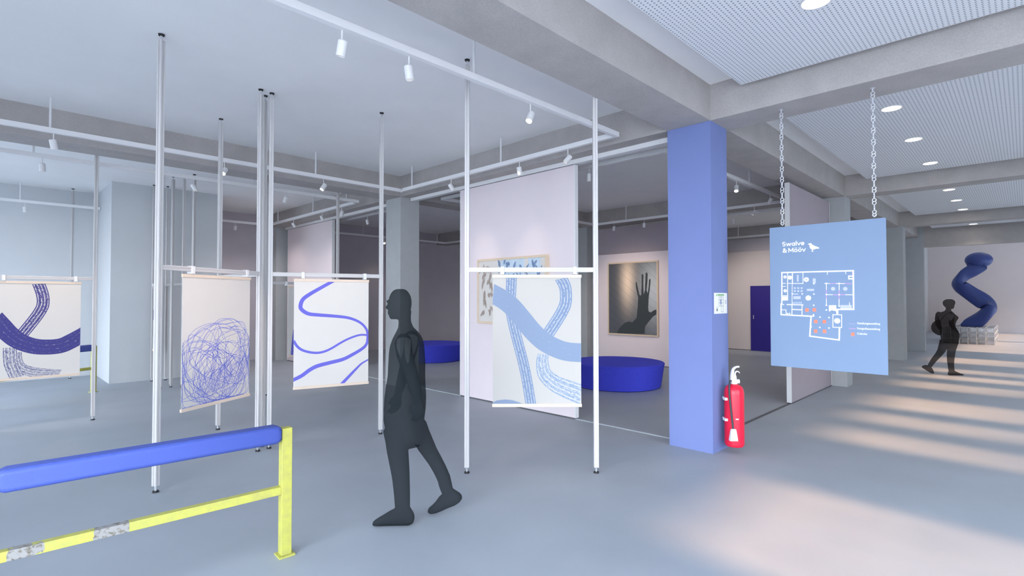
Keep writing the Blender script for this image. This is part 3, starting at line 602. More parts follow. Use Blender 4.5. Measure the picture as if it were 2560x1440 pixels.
def art3(s,X0,Z1,W,H):
    y=-.0018; R=random.Random(11)
    for k in range(40):
        cx=R.uniform(.2,.8); cy=R.uniform(.6,.86); a=R.uniform(.12,.5); b=R.uniform(.08,.3); ph=R.uniform(0,6.28); rot=R.uniform(-.9,.9)
        if k<7: cx=R.uniform(.4,.62); cy=.68; a=R.uniform(.44,.56); b=R.uniform(.3,.42)
        pts=[]
        for i in range(13):
            t=ph+i*2*PI/11+R.uniform(-.15,.15); rr=1+R.uniform(-.22,.22)
            px=a*math.cos(t)*rr; py=b*math.sin(t)*rr
            uu=cx+px*math.cos(rot)-py*.7*math.sin(rot); vv=cy+px*.7*math.sin(rot)+py*math.cos(rot)
            top=.335+.4*abs(uu-.62)**2.2+R.uniform(0,.05)
            pts.append((min(max(uu,.012),.988),min(max(vv,top),.99)))
        ribbon(s,pts,.0032,X0,Z1,W,H,y-.00002*k,1,9)
    for k in range(26):     # short hatching on the left
        u0=.14+.028*k+R.uniform(-.01,.01); v0=.95-.01*k*.4
        ribbon(s,[(u0,v0),(u0+.1,v0-.14),(u0+.2,v0-.2+R.uniform(-.03,.03))],.0032,X0,Z1,W,H,y-.001,1,5)
poster(F3,'poster covered in a tangled blue pen scribble',art3,[M['pen']])
def art4(s,X0,Z1,W,H):
    y=-.0018
    ribbon(s,[(0.493,-0.005),(0.54,0.114),(0.551,0.211),(0.525,0.286),(0.446,0.395),(0.316,0.546)],.125,X0,Z1,W,H,y,2)
    ribbon(s,[(0.258,0.73),(0.269,0.827),(0.326,0.903),(0.483,0.957),(0.765,0.999)],lambda t:.1+.03*t,X0,Z1,W,H,y-.0003,3)
    ribbon(s,[(0.19,0.676),(0.195,0.784),(0.211,0.87),(0.274,1.0)],.13,X0,Z1,W,H,y-.0005,3)
    ribbon(s,[(0.002,0.351),(0.096,0.449),(0.18,0.535),(0.284,0.611),(0.441,0.67),(0.598,0.689),(0.765,0.681),(0.901,0.632),(1.09,0.545)],.195,X0,Z1,W,H,y-.0009,1)
poster(F4,'poster of dark indigo crossing brush strokes at the far left',art4,[M['i_solid'],M['i_mid'],M['i_dry']])
def art5(s,X0,Z1,W,H):
    ribbon(s,[(.14,.62),(.11,.8),(.09,1.0)],.045,X0,Z1,W,H,-.0018,1)
    ribbon(s,[(.14,.62),(.4,.9),(.7,.5),(1.0,.4)],.045,X0,Z1,W,H,-.002,1)
poster(F5,'white poster with a violet line, mostly hidden behind the looping violet poster',art5,[M['line']],X0=.37)
def art6(s,X0,Z1,W,H):
    for y in (-.0018,.0018): ribbon(s,[(-.02,.3),(.4,.5),(1.02,.42)],.2,X0,Z1,W,H,y,1)
poster(F7,'poster seen almost from the edge behind the tallest pole',art6,[M['i_solid']])
# ------------------------------------------------------------------ yellow barriers with padded bar
def barrier(loc,ang,L,label,group='yellow barriers with blue padded bars'):
    e=empty('padded_barrier',loc,ang,label,'barrier',group)
    for x in (0,L):
        p=MB().box(x-.032,x+.032,-.032,.032,.012,.817).build('post',M['yellow'],e,bevel=.003)
        MB().box(x-.05,x+.05,-.05,.05,0,.012).build('base_plate',M['yellow'],p,bevel=.002)
    MB().box(.032,L-.032,-.024,.024,.398,.448).build('lower_rail',M['yellow'],e,bevel=.003)
    MB().box(.032,L-.032,-.02,.02,.765,.805).build('upper_rail',M['yellow'],e,bevel=.003)
    x0,x1=.034,L-.085; h=.056; c=.016
    q=[(-h,-h+c),(-h+c,-h),(h-c,-h),(h,-h+c),(h,h-c),(h-c,h),(-h+c,h),(-h,h-c)]
    rings=[]
    for x,k in ((x0,.62),(x0+.012,.86),(x0+.035,1),(x1-.035,1),(x1-.012,.86),(x1,.62)):
        rings.append([(x,a*k,.785+b*k) for a,b in q][::-1])
    MB().rings(rings).build('padded_bar',M['weave'],e,smooth=25,bevel=.008,seg=3)
    return e
barrier((1.377,3.42,0),PI-.055,1.42,'yellow barrier with a blue padded bar in the front left corner')
barrier((1.362,11.76,0),PI+.56,1.85,'small distant yellow barrier with blue padded bar behind the indigo poster')

# ------------------------------------------------------------------ round seats
def ottoman(x,y,label):
    R=.885
    prof=[(0.001,0),(R-.10,0),(R-.075,.012),(R-.07,.03),(R-.012,.40),(R-.004,.425),(R-.01,.443),(R-.03,.45),(.001,.45)]
    e=empty('round_ottoman',(x,y,0),0,label,'seat','round blue gallery seats')
    MB().lathe(prof[:6]+[(R-.008,.432),(.001,.432)],72).build('base_drum',M['cloth'],e,smooth=35)
    MB().lathe([(.001,.4325),(R-.009,.4325),(R-.006,.44),(R-.02,.45),(R-.05,.453),(.001,.453)],72).build('seat_cushion',M['cloth'],e,smooth=50)
ottoman(8.5,5.58,'round blue drum seat in front of the hand photograph')
ottoman(8.5,11.42,'round blue drum seat glimpsed behind the walking figure')

# ------------------------------------------------------------------ framed works
def picture(loc,w,h,depth,m,label,content,cat='picture',fw=.035):
    """hangs on a face looking along -X; y runs to the viewer's left"""
    e=empty('framed_picture',loc,0,label,cat)
    fr=MB(); fr.box(-depth,0,-w/2,w/2,h/2-fw,h/2); fr.box(-depth,0,-w/2,w/2,-h/2,-h/2+fw); fr.box(-depth,0,-w/2,-w/2+fw,-h/2+fw,h/2-fw); fr.box(-depth,0,w/2-fw,w/2,-h/2+fw,h/2-fw)
    fr.build('frame',M['oak'],e,bevel=.003); content(e,w-2*fw,h-2*fw,-depth+.012); return e
def hand(e,w,h,x):
    MB().box(x,x+.006,-w/2,w/2,-h/2,h/2).build('photograph',M['photo'],e)
    cy,cz=7.055,1.645
    P=[(x-.0012,a-cy,b-cz) for a,b in HAND]
    P=[(x-.0012,min(max(q[1],-w/2),w/2),min(max(q[2],-h/2),h/2)) for q in P]
    MB().add(P,[tuple(range(len(P)))]).build('hand_shadow',M['handshadow'],e)
picture((11.48,7.055,1.645),1.45,1.86,.045,M['oak'],'large framed photograph of a hand shadow on boards in light oak frame',hand,'photograph')
def botanic(e,w,h,x):
    MB().box(x,x+.006,-w/2,w/2,-h/2,h/2).build('painting',M['paper'],e)
    R=random.Random(5); mb=MB()
    def leaf(cy,cz,l,wd,a,m,k):
        P=[]
        for i in range(9):
            t=i/8; P.append((t-.5,math.sin(PI*t)**.8*.5))
        P+= [(t,-v) for t,v in P[-2:0:-1]]
        ca,sa=math.cos(a),math.sin(a)
        vs=[(x-.001-.0002*k,min(max(cy+(p*l*ca-q*wd*sa),-w/2),w/2),min(max(cz+(p*l*sa+q*wd*ca),-h/2),h/2)) for p,q in P]
        mb.add(vs,[tuple(range(len(vs)))],m)
    k=0
    for cy,cz,ww,hh in ((-.05,.36,.5,.24),(-.5,.36,.24,.24)):
        mb.box(x-.0008,x-.0004,cy-ww/2,cy+ww/2,cz-hh/2,min(cz+hh/2,h/2),2)
    for i in range(30):
        k+=1; leaf(R.uniform(-w/2+.05,.25),R.uniform(.15,h/2-.02),R.uniform(.06,.17),R.uniform(.02,.05),R.uniform(.6,2.4),0,k)
    for i in range(26):
        k+=1; leaf(R.uniform(w/2-.32,w/2-.04),R.uniform(-h/2+.12,h/2-.12),R.uniform(.07,.19),R.uniform(.025,.05),R.uniform(.5,2.4),1,k)
    for i in range(40):
        k+=1; leaf(R.uniform(-w/2+.05,w/2-.3),R.uniform(-h/2+.1,.1),R.uniform(.06,.18),R.uniform(.02,.05),R.uniform(.4,2.7),i%2,k)
    mb.build('leaf_motif',[M['leafA'],M['leafB'],M['sky']],e)
picture((5.67,5.59,1.765),1.49,1.03,.065,M['oak'],'wide framed painting of leaves and sky behind the pale blue poster',botanic,'painting')

# ------------------------------------------------------------------ hanging plan board
BY,BZ,BX=1.367,.965,5.64
sg=empty('plan_board',(BX,BY,BZ),0,'sky blue hanging board with a white floor plan, hung on two chains','sign')
MB().box(-.006,.006,-.49,.49,0,1.405).build('board',M['signblue'],sg,bevel=.002)
def bp(uu,vv,d=.0075): return (-d,1.857-uu-BY,2.37-vv-BZ)
def stroke(mb,pts,w,m=0,d=.0075):
    for k in range(len(pts)-1):
        a=Vector(pts[k]+(0,)); b=Vector(pts[k+1]+(0,)); t=(b-a).normalized(); n=Vector((-t.y,t.x,0))*w/2; t=t*w/2
        if k==0 : a=a-t*.2
        d+=.00003
        P=[a-t*.9+n,b+t*.9+n,b+t*.9-n,a-t*.9-n]
        mb.add([bp(p.x,p.y,d) for p in P],[(0,1,2,3)],m)
def disc(mb,c,rad,m=0,d=.0075,n=24): mb.add([bp(c[0]+rad*math.cos(2*PI*i/n),c[1]+rad*math.sin(2*PI*i/n),d) for i in range(n)],[tuple(range(n))],m)
plan=MB()
for P in SIGN['SR']: plan.add([bp(*p,.0066) for p in P],[tuple(range(len(P)))],1)
for c in SIGN['S']: disc(plan,c,c[2],1,.0066)
for i,(w,P) in enumerate(SIGN['L']): stroke(plan,P,w,0,.0070+i*.00001)
for w,P in SIGN['P'][:-1]: stroke(plan,P,w,2,.0076)
for P in SIGN['W']: plan.add([bp(*p,.0078) for p in P],[tuple(range(len(P)))],0)
for c in SIGN['C']: disc(plan,c,c[2],0,.0079)
for c in SIGN['H']: disc(plan,c,c[2],3,.0083,12)
for P in SIGN['HR']: plan.add([bp(*p,.0082) for p in P],[tuple(range(len(P)))],3)
for c in SIGN['Q']:
    k=.0062; plan.add([bp(c[0]+a*k,c[1]+b*k,.0081) for a,b in ((-1,-1),(1,-1),(1,1),(-1,1))],[(0,1,2,3)],0)
for P in SIGN['O'][:-1]: plan.add([bp(*p,.0084) for p in P],[tuple(range(len(P)))],4)
plan.build('floor_plan_drawing',[M['print'],M['soft'],M['pink'],M['signblue'],M['orange']],sg)
bd=MB(); bd.add([bp(*p) for p in SIGN['B']],[tuple(range(len(SIGN['B'])))]); bd.build('bird_emblem',M['print'],sg)
def text_mesh(body,width,height,off=0.0):
    cu=bpy.data.curves.new('lettering','FONT'); cu.body=body; cu.size=1; cu.offset=off; cu.resolution_u=3
    o=bpy.data.objects.new('tmp',cu); COL.objects.link(o); bpy.context.view_layer.update()
    me=bpy.data.meshes.new_from_object(o.evaluated_get(bpy.context.evaluated_depsgraph_get()))
    V=[v.co.copy() for v in me.vertices]; F=[tuple(p.vertices) for p in me.polygons]
    bpy.data.objects.remove(o,do_unlink=True); bpy.data.curves.remove(cu); bpy.data.meshes.remove(me)
    x0=min(v.x for v in V); x1=max(v.x for v in V)
    return [((v.x-x0)/(x1-x0)*width,v.y*height) for v in V],F
def letters(mb,body,u0,vbase,width,size,off=0.0,d=.0075):
    P,F=text_mesh(body,width,size,off)
    mb.add([bp(u0+x,vbase-y,d) for x,y in P],F,0)
tt=MB()
# rounded bold capitals and lower case drawn as thick strokes; units: x height 1, capitals 1.42
def arc(cx,cy,rx,ry,a0,a1,n=14): return [(cx+rx*math.cos(math.radians(a0+(a1-a0)*i/n)),cy+ry*math.sin(math.radians(a0+(a1-a0)*i/n))) for i in range(n+1)]
GL={'S':(1.12,[arc(.5,.99,.36,.29,40,270,12)[:]+arc(.5,.43,.38,.29,90,-140,12)]),
 'w':(1.45,[[(.1,.88),(.38,.13),(.68,.85),(.98,.13),(1.27,.88)]]),
 'a':(1.05,[arc(.46,.5,.33,.37,0,360,20),[(.84,.9),(.84,.13)]]),'l':(.42,[[(.2,1.35),(.2,.13)]]),
 'v':(1.0,[[(.1,.88),(.47,.13),(.85,.88)]]),'e':(1.0,[arc(.48,.5,.36,.37,-48,-360,20)[::1],[(.14,.5),(.84,.5)]]),
 ' ':(.32,[]),'&':(1.25,[[(1.12,.72),(.95,.36),(.72,.15),(.42,.13),(.2,.3),(.26,.56),(.7,.86),(.76,1.1),(.58,1.27),(.38,1.14),(.42,.9),(1.12,.13)]]),
 'M':(1.5,[[(.16,.13),(.16,1.27),(.72,.38),(1.27,1.27),(1.27,.13)]]),
 '\u00f6':(1.02,[arc(.48,.5,.36,.37,0,360,20),[(.3,1.26),(.31,1.26)],[(.66,1.26),(.67,1.26)]])}
def word(mb,txt,u0,vb,width,hx,lw=.245):
    tot=sum(GL[c][0] for c in txt); sx=width/tot; x=0; k=0
    for c in txt:
        wd,st=GL[c]
        for P in st:
            Q=[(u0+(x+a)*sx,vb-b*hx) for a,b in P]
            for i in range(len(Q)-1):
                a=Vector(Q[i]+(0,)); b=Vector(Q[i+1]+(0,)); t=(b-a).normalized(); n=Vector((-t.y,t.x,0))*lw*hx/2; k+=1
                mb.add([bp(p.x,p.y,.0070+k*.000004) for p in (a+n,b+n,b-n,a-n)],[(0,1,2,3)])
            for q in Q: k+=1; disc(mb,q,lw*hx/2,0,.0070+k*.000004,10)
        x+=wd
word(tt,'Swalve',.119,.1995,.205,.0335); word(tt,'& M\u00f6\u00f6v',.119,.2635,.216,.0335)
tt.build('title_lettering',M['print'],sg)
lg=MB(); letters(lg,'Gestaltungsausstellung',.752,.9575,.174,.026,.012); letters(lg,'Fotografieausstellung',.7515,1.0055,.174,.026,.012); letters(lg,'Cubicles',.751,1.053,.077,.026,.012)
lg.build('legend_lettering',M['print'],sg)
lk=MB(); P=SIGN['O'][-1]; lk.add([bp(*p) for p in P],[tuple(range(len(P)))],0); stroke(lk,SIGN['P'][-1][1],.006,1); stroke(lk,[(.69,.955),(.735,.957)],.003,2)
lk.build('legend_key',[M['orange'],M['pink'],M['pinkink']],sg)

# chains
lk_me=None
def chain(y,label):
    e=empty('chain',(BX,y,SOF),0,label,'chain','chains of the plan board')
    n=21; z0=-.035; z1=2.37-SOF+.02; pit=(z0-z1)/n; R=pit*.27
    for i in range(n):
        m=MB()
        for s in (1,-1):
            m.tube([(0,R*math.cos(2*PI*k/14),s*R*.93+R*math.sin(2*PI*k/14)) for k in range(14)],.0040,8,closed=True)
        o=m.build('chain_link',M['steel'],e,loc=(0,0,z0-pit*(i+.5)),smooth=60)
        o.rotation_euler=(0,0,0 if i%2==0 else PI/2)
    h=MB(); h.cyl((0,0,0),(0,0,-.03),.006,n=10); h.cyl((0,0,0),(0,0,-.004),.02,n=14); h.build('ceiling_hook',M['steel'],e,smooth=40)
    h=MB(); h.tube([(0,.009*math.cos(2*PI*k/12),z1+.004+.009*math.sin(2*PI*k/12)) for k in range(12)],.003,6,closed=True); h.build('end_ring',M['steel'],e,smooth=60)
chain(1.735,'left steel chain holding the plan board'); chain(.962,'right steel chain holding the plan board')

# ------------------------------------------------------------------ fire extinguisher and notice
ex=empty('fire_extinguisher',(5.668,2.245,.07),math.atan2(RV.y,RV.x),'red fire extinguisher with white valve mounted on the blue violet column','fire extinguisher')
# local x = picture right, local y = away from the camera
MB().lathe([(.001,.0),(.085,.0),(.092,.006),(.094,.02),(.1,.024),(.1,.56),(.096,.6),(.082,.632),(.055,.652),(.034,.66),(.03,.668),(.001,.668)],48).build('cylinder',M['red'],ex,smooth=40)
v=MB(); v.lathe([(.001,.662),(.036,.662),(.036,.70),(.03,.705),(.026,.74),(.02,.76),(.001,.765)],20)
v.build('valve',M['white'],ex,smooth=40)
hd=MB()
def plate(pts,w,th):   # bent handle strip along pts (x,z)
    q=catmull([(a,0,b) for a,b in pts],6); rings=[]
    for i,p in enumerate(q):
        t=(q[min(i+1,len(q)-1)]-q[max(i-1,0)]).normalized(); n=Vector((-t.z,0,t.x)); ww=w*(1-.55*i/(len(q)-1)); tt2=th*(1-.5*i/(len(q)-1))
        rings.append([p+n*tt2+Vector((0,ww,0)),p-n*tt2+Vector((0,ww,0)),p-n*tt2-Vector((0,ww,0)),p+n*tt2-Vector((0,ww,0))])
    return rings
hd.rings(plate([(-.022,.70),(-.02,.76),(-.008,.815),(.02,.84),(.058,.845)],.016,.016)); hd.build('squeeze_lever',M['white'],ex,smooth=50,bevel=.002)
hd=MB(); hd.rings(plate([(.0,.745),(.02,.79),(.045,.793),(.062,.775)],.013,.008)); hd.build('carry_handle',M['white'],ex,smooth=50,bevel=.002)
hd=MB(); hd.cyl((.02,0,.688),(.055,-.004,.688),.02,.024,n=20); g=hd.build('pressure_gauge',M['white'],ex,smooth=40)
MB().cyl((.0552,-.004,.688),(.057,-.004,.688),.017,n=20).build('dial',M['gauge'],g,smooth=40)
hp=catmull([(-.02,0,.69),(-.055,-.03,.69),(-.08,-.07,.6),(-.077,-.088,.46),(-.067,-.096,.33),(-.055,-.102,.195)],8)
MB().tube(hp,.0095,10).build('hose',M['hose'],ex,smooth=60)
hn=MB(); hn.rings([[(-.055+a*wd,-.104+b*dp,z) for a,b in ((-1,-1),(1,-1),(1,1),(-1,1))] for z,wd,dp in ((.08,.042,.022),(.10,.040,.022),(.2,.026,.014),(.205,.012,.01))]); hn.build('discharge_horn',M['white'],ex,bevel=.004)
for z in (.505,.285):
    b=MB(); 
    for k in (-.1,):
        b.box(-.118,-.088,-.05,.015,z-.014,z+.014)
    b.box(-.10,-.05,0.0,.07,z-.01,z+.01)
    b.build('wall_bracket',M['white'],ex,bevel=.003)
MB().lathe([(.1003,.30),(.1008,.301),(.1008,.306),(.1003,.307)],48).build('seam_band',M['red'],ex,smooth=40)
st=MB(); 
for k in range(6):
    a0=-PI/2-.26+k*.05; a1=a0+.05; R=.1012
    st.add([(R*math.cos(a0),R*math.sin(a0),.297),(R*math.cos(a1),R*math.sin(a1),.297),(R*math.cos(a1),R*math.sin(a1),.31),(R*math.cos(a0),R*math.sin(a0),.31)],[(0,1,2,3)])
tag(st.build('reflective_mark',M['white'],ex),'short white mark on the red cylinder')

nt=empty('evacuation_notice',(5.66,2.38,1.483),0,'small white escape plan notice on the right face of the blue violet column','notice')
MB().box(-.165,.165,-.006,0,0,.226).build('notice_plate',M['print'],nt,bevel=.001)
a=MB(); y=-.0065
def q(mb,x0,x1,z0,z1,m): mb.add([(x0,y,z0),(x1,y,z0),(x1,y,z1),(x0,y,z1)],[(0,1,2,3)],m)
q(a,-.09,.08,.196,.212,0); q(a,-.125,-.105,.19,.212,0)
for x in (-.06,-.015,.012,.06): q(a,x,x+.006,.08,.185,1)
for z in (.08,.115,.15,.18): q(a,-.06,.066,z,z+.004,1)
q(a,-.03,.012,.1,.15,2); q(a,.0,.006,.02,.08,1); q(a,.05,.056,.02,.08,1); q(a,0,.056,.016,.02,1)
for z in (.03,.042,.054,.066): q(a,-.12,-.08,z,z+.005,1)
a.add([(-.125,y-.0004,.05),(-.085,y-.0004,.05),(-.105,y-.0004,.022)],[(0,1,2)],3)
for z in (.14,.125,.11): q(a,.1,.14,z,z+.005,1)
a.build('escape_plan_print',[M['green'],M['greyink'],M['soft'],M['frame']],nt)

# ------------------------------------------------------------------ people
def ell(c,e1,e2,n=20): 
    return [c+e1*math.cos(2*PI*i/n)+e2*math.sin(2*PI*i/n) for i in range(n)]
class Body:
    """figure in local axes: x to the picture's right, y away from the camera, z up; k,x0,z0 turn profile units into metres"""
    def __init__(s,k,x0,z0): s.mb=MB(); s.k=k;s.x0=x0;s.z0=z0
    def X(s,x): return (x-s.x0)*s.k
    def Z(s,y): return s.z0-y*s.k
    def stack(s,rows,t=0):        # horizontal slices: y, xl, xr, half depth[, depth offset]
        R=[]
        for row in rows:
            y,a,b,h=row[:4]; tt=row[4] if len(row)>4 else t
            R.append(ell(Vector(((s.X(a)+s.X(b))/2,tt,s.Z(y))),Vector(((s.X(b)-s.X(a))/2,0,0)),Vector((0,h,0))))
        s.mb.rings(R)
    def slabs(s,rows,t=0):        # vertical slices for shoes: x, ytop, ybottom, half width
        R=[]
        for x,a,b,h in rows:
            c=Vector((s.X(x),t,(s.Z(a)+s.Z(b))/2)); R.append(ell(c,Vector((0,h,0)),Vector((0,0,(s.Z(a)-s.Z(b))/2))))
        s.mb.rings(R)
    def limb(s,pts):              # x, y, t, radius in plane, half depth (metres)
        P=[Vector((s.X(a),t,s.Z(b))) for a,b,t,_,_ in pts]; R=[]
        for i,p in enumerate(P):
            d=(P[min(i+1,len(P)-1)]-P[max(i-1,0)]).normalized(); e2=Vector((0,1,0)); e2=(e2-d*e2.dot(d)).normalized(); e1=d.cross(e2)
            R.append(ell(p,e1*pts[i][3],e2*pts[i][4],16))
        s.mb.rings(R)
    def ball(s,x,y,t,a,b,c):
        p=Vector((s.X(x),t,s.Z(y))); R=[]
        for i in range(1,10):
            th=PI*i/10; R.append(ell(p+Vector((0,0,-math.cos(th)*c)),Vector((math.sin(th)*a,0,0)),Vector((0,math.sin(th)*b,0)),16))
        s.mb.rings(R)
    def hand(s,x,y,t,dirx,curl,side):
        # palm below the wrist, four fingers of different length and a thumb off the palm's side
        W=Vector((s.X(x),t,s.Z(y))); dn=Vector((dirx,0,-1)).normalized(); fw=Vector((curl,0,0)); 
        ac=dn.cross(Vector((0,1,0))).normalized()      # across the palm (front/back)
        if ac.x>0: ac=-ac
        pal=[ell(W+dn*d,ac*a,Vector((0,1,0))*b,14) for d,a,b in ((-.02,.026,.02),(.02,.034,.018),(.06,.042,.017),(.09,.04,.015))]
        s.mb.rings(pal)
        for k,(o,l) in enumerate(((.031,.068),(.011,.078),(-.01,.073),(-.03,.056))):
            b0=W+dn*.078+ac*o; p1=b0+dn*l*.42+fw*.006+Vector((0,side*.004,0)); p2=p1+dn*l*.32+Vector((curl*.012,side*.012,0)); p3=p2+dn*l*.22+Vector((curl*.014,side*.016,0))
            s.mb.tube([b0,p1,p2,p3],[.0095,.009,.008,.006],8)
        b0=W+dn*.03+ac*.034; s.mb.tube([b0,b0+dn*.028+ac*.018,b0+dn*.055+ac*.022+Vector((0,side*.01,0))],[.012,.0105,.008],8)
    def finish(s,name,m,parent,voxel):
        o=s.mb.build(name,m,parent)
        rm=o.modifiers.new('join','REMESH'); rm.mode='VOXEL'; rm.voxel_size=voxel; rm.use_smooth_shade=True
        sm=o.modifiers.new('relax','SMOOTH'); sm.factor=.5; sm.iterations=3
        bpy.context.view_layer.update()
        me=bpy.data.meshes.new_from_object(o.evaluated_get(bpy.context.evaluated_depsgraph_get()))
        old=o.data; o.modifiers.clear(); o.data=me; bpy.data.meshes.remove(old)
        me.polygons.foreach_set('use_smooth',[True]*len(me.polygons)); return o
# tall walking figure in profile, facing the picture's left
p1=empty('person',tuple(FV*3.9+RV*(-.807)),math.atan2(RV.y,RV.x),'tall dark see-through silhouette of a person walking left with bowed head','person')
B=Body(.001376,330,1.848)
B.stack([(92,288,328,.03),(100,270,343,.05),(114,258,355,.064),(134,249,365,.073),(156,244,369,.077),(178,241,369,.077),(200,243,366,.073),(220,246,360,.066),(236,247,352,.058),(248,249,335,.048),(256,256,305,.032)])
B.limb([(246,176,0,.010,.012),(239,186,0,.011,.013),(233,193,0,.010,.015),(240,199,0,.010,.014)])          # nose
B.limb([(247,212,0,.006,.02),(243,216,0,.006,.02),(247,220,0,.006,.018)]); B.limb([(248,222,0,.006,.02),(244,226,0,.006,.02),(249,231,0,.006,.018)])   # lips
for s in (-1,1):
    B.ball(251,170,s*.03,.012,.015,.010); B.ball(310,182,s*.076,.017,.01,.03)     # eyes, ears
    B.limb([(246,160,s*.045,.007,.012),(243,158,s*.03,.008,.012),(244,160,s*.012,.006,.012)])   # brow
B.stack([(212,292,368,.056),(240,297,365,.058),(270,300,366,.06),(300,298,378,.07),(320,290,398,.1),(340,280,414,.14),(365,268,428,.165),(400,256,436,.17),(440,250,440,.165),(500,246,444,.155),(560,243,444,.148),(620,233,446,.15),(680,226,450,.16),(740,223,447,.168),(800,223,440,.172),(860,235,440,.17),(910,246,436,.155),(938,254,420,.12)])
B.stack([(840,232,390,.088,-.085),(900,246,378,.086,-.087),(950,254,366,.08,-.088),(1020,268,371,.07,-.088),(1060,276,373,.066,-.088),(1100,283,374,.063,-.087),(1180,292,376,.055,-.086),(1250,297,376,.05,-.085),(1300,300,380,.045,-.085)])
B.z0=1.8437; B.k=.001346
B.slabs([(400,1318,1342,.02),(394,1300,1358,.034),(372,1264,1369,.042),(335,1262,1370,.044),(300,1275,1370,.045),(270,1290,1370,.047),(235,1312,1370,.048),(205,1330,1370,.044),(186,1342,1370,.034),(176,1352,1366,.018)],-.085)
B.k=.001376; B.z0=1.848
k=B.k
B.limb([(372,800,.08,.05,.06),(388,850,.085,.078,.085),(408,900,.088,.074,.084),(437,955,.092,.066,.078),(462,1000,.095,.058,.07),(487,1040,.097,.054,.064),(515,1092,.1,.052,.058),(537,1140,.1,.051,.055),(547,1180,.1,.05,.05),(556,1210,.1,.046,.046)])
B.k=.001411; B.z0=1.853
B.limb([(630,1217,.1,.012,.02),(618,1220,.1,.035,.036),(590,1218,.1,.062,.042),(560,1226,.1,.066,.044),(530,1246,.1,.055,.046),(503,1268,.1,.042,.048),(478,1283,.1,.032,.046),(458,1291,.1,.024,.036),(447,1294,.1,.01,.02)])
B.k=.001376; B.z0=1.848
for s,arm in ((-1,[(352,352,.15,.05,.05),(352,372,.185,.062,.055),(362,430,.205,.058,.052),(385,500,.21,.053,.048),(405,560,.212,.047,.044),(422,620,.21,.04,.038),(432,665,.205,.031,.029)]),
              (1,[(346,352,.15,.05,.05),(344,372,.185,.06,.055),(334,440,.205,.056,.052),(314,510,.21,.05,.048),(297,570,.212,.045,.044),(278,640,.208,.038,.036),(266,685,.2,.03,.028)])):
    B.limb([(a,b,s*t,c,d) for a,b,t,c,d in arm])
B.hand(434,672,-.205,.03,-1,1); B.hand(264,690,.2,-.12,-1,-1)
B.finish('body',M['figure'],p1,.007)
# distant walking woman, facing the picture's right
p2=empty('person',(14.62,1.18,0),math.atan2(RV.y,RV.x),'small distant dark silhouette of a person walking right with a bag, before the sculpture','person')
B=Body(.00156,680,2.047)
B.stack([(268,655,710,.04),(278,632,735,.06),(292,614,750,.08),(310,606,756,.09),(330,608,752,.092),(348,612,742,.088),(362,622,741,.08),(378,636,741,.07),(392,660,737,.055),(404,694,726,.03)])
B.limb([(740,350,0,.008,.012),(746,358,0,.009,.013),(742,364,0,.009,.013)]); B.limb([(740,377,0,.006,.018),(743,381,0,.006,.018),(738,386,0,.006,.016)])
for s in (-1,1): B.ball(735,345,s*.03,.012,.014,.01); B.ball(680,355,s*.078,.016,.01,.028)
B.stack([(380,645,700,.046),(410,642,698,.048),(432,630,703,.06),(445,600,708,.1),(462,564,716,.14),(485,550,742,.16),(508,547,776,.16),(525,547,784,.155),(545,547,776,.145),(570,548,758,.135),(610,552,746,.125),(650,562,744,.125),(690,574,762,.145),(735,580,782,.17),(790,588,784,.175),(840,600,768,.165),(890,607,745,.145),(930,606,730,.11)])
B.stack([(860,620,752,.085,-.075),(920,616,728,.08,-.075),(980,611,710,.068,-.075),(1050,607,698,.06,-.074),(1120,609,690,.055,-.073),(1190,619,690,.048,-.072),(1250,625,698,.045,-.072),(1285,626,710,.042,-.072)])
B.slabs([(618,1278,1308,.02),(624,1258,1312,.032),(650,1242,1313,.038),(690,1246,1313,.042),(730,1264,1313,.045),(770,1284,1313,.045),(805,1291,1313,.036),(824,1298,1310,.016)],-.072)
B.limb([(660,850,.08,.1,.085),(640,910,.084,.085,.08),(610,985,.088,.07,.07),(572,1040,.09,.06,.06),(535,1080,.09,.054,.055),(500,1120,.09,.05,.05),(465,1170,.09,.045,.045),(448,1195,.09,.042,.042)])
B.limb([(342,1212,.09,.012,.02),(355,1212,.09,.03,.034),(385,1214,.09,.05,.04),(418,1226,.09,.062,.042),(448,1250,.09,.056,.045),(470,1276,.09,.04,.045),(486,1292,.09,.024,.036),(496,1299,.09,.01,.018)])
for s,arm in ((-1,[(625,462,.14,.05,.05),(622,482,.17,.055,.05),(612,540,.185,.05,.046),(606,600,.19,.044,.042),(630,650,.19,.038,.036),(668,690,.18,.028,.026)]),
              (1,[(625,462,.14,.05,.05),(622,482,.17,.055,.05),(616,550,.185,.05,.046),(620,620,.19,.044,.042),(655,680,.188,.036,.034),(690,715,.18,.027,.026)])):
    B.limb([(a,b,s*t,c,d) for a,b,t,c,d in arm])
B.hand(672,696,-.18,.35,1,1); B.hand(696,722,.18,.25,1,-1)
B.finish('body',M['figure_far'],p2,.009)
bg=empty('shoulder_bag',(14.62,1.18,0),math.atan2(RV.y,RV.x),'round dark bag hanging at the back of the distant walking person','bag')
Q=Body(.00156,680,2.047); Q.stack([(556,520,545,.03),(575,490,545,.06),(605,462,545,.085),(645,449,546,.1),(690,452,550,.1),(725,472,552,.085),(752,505,550,.06),(768,530,548,.02)])
Q.mb.build('bag_body',M['figure_far'],bg,smooth=80)
sb=MB(); sb.tube(catmull([(-.23,-.06,1.17),(-.19,-.11,1.28),(-.13,-.15,1.345),(-.06,-.13,1.33),(-.02,-.06,1.30)],6),.005,8); sb.build('strap',M['figure_far'],bg,smooth=60)

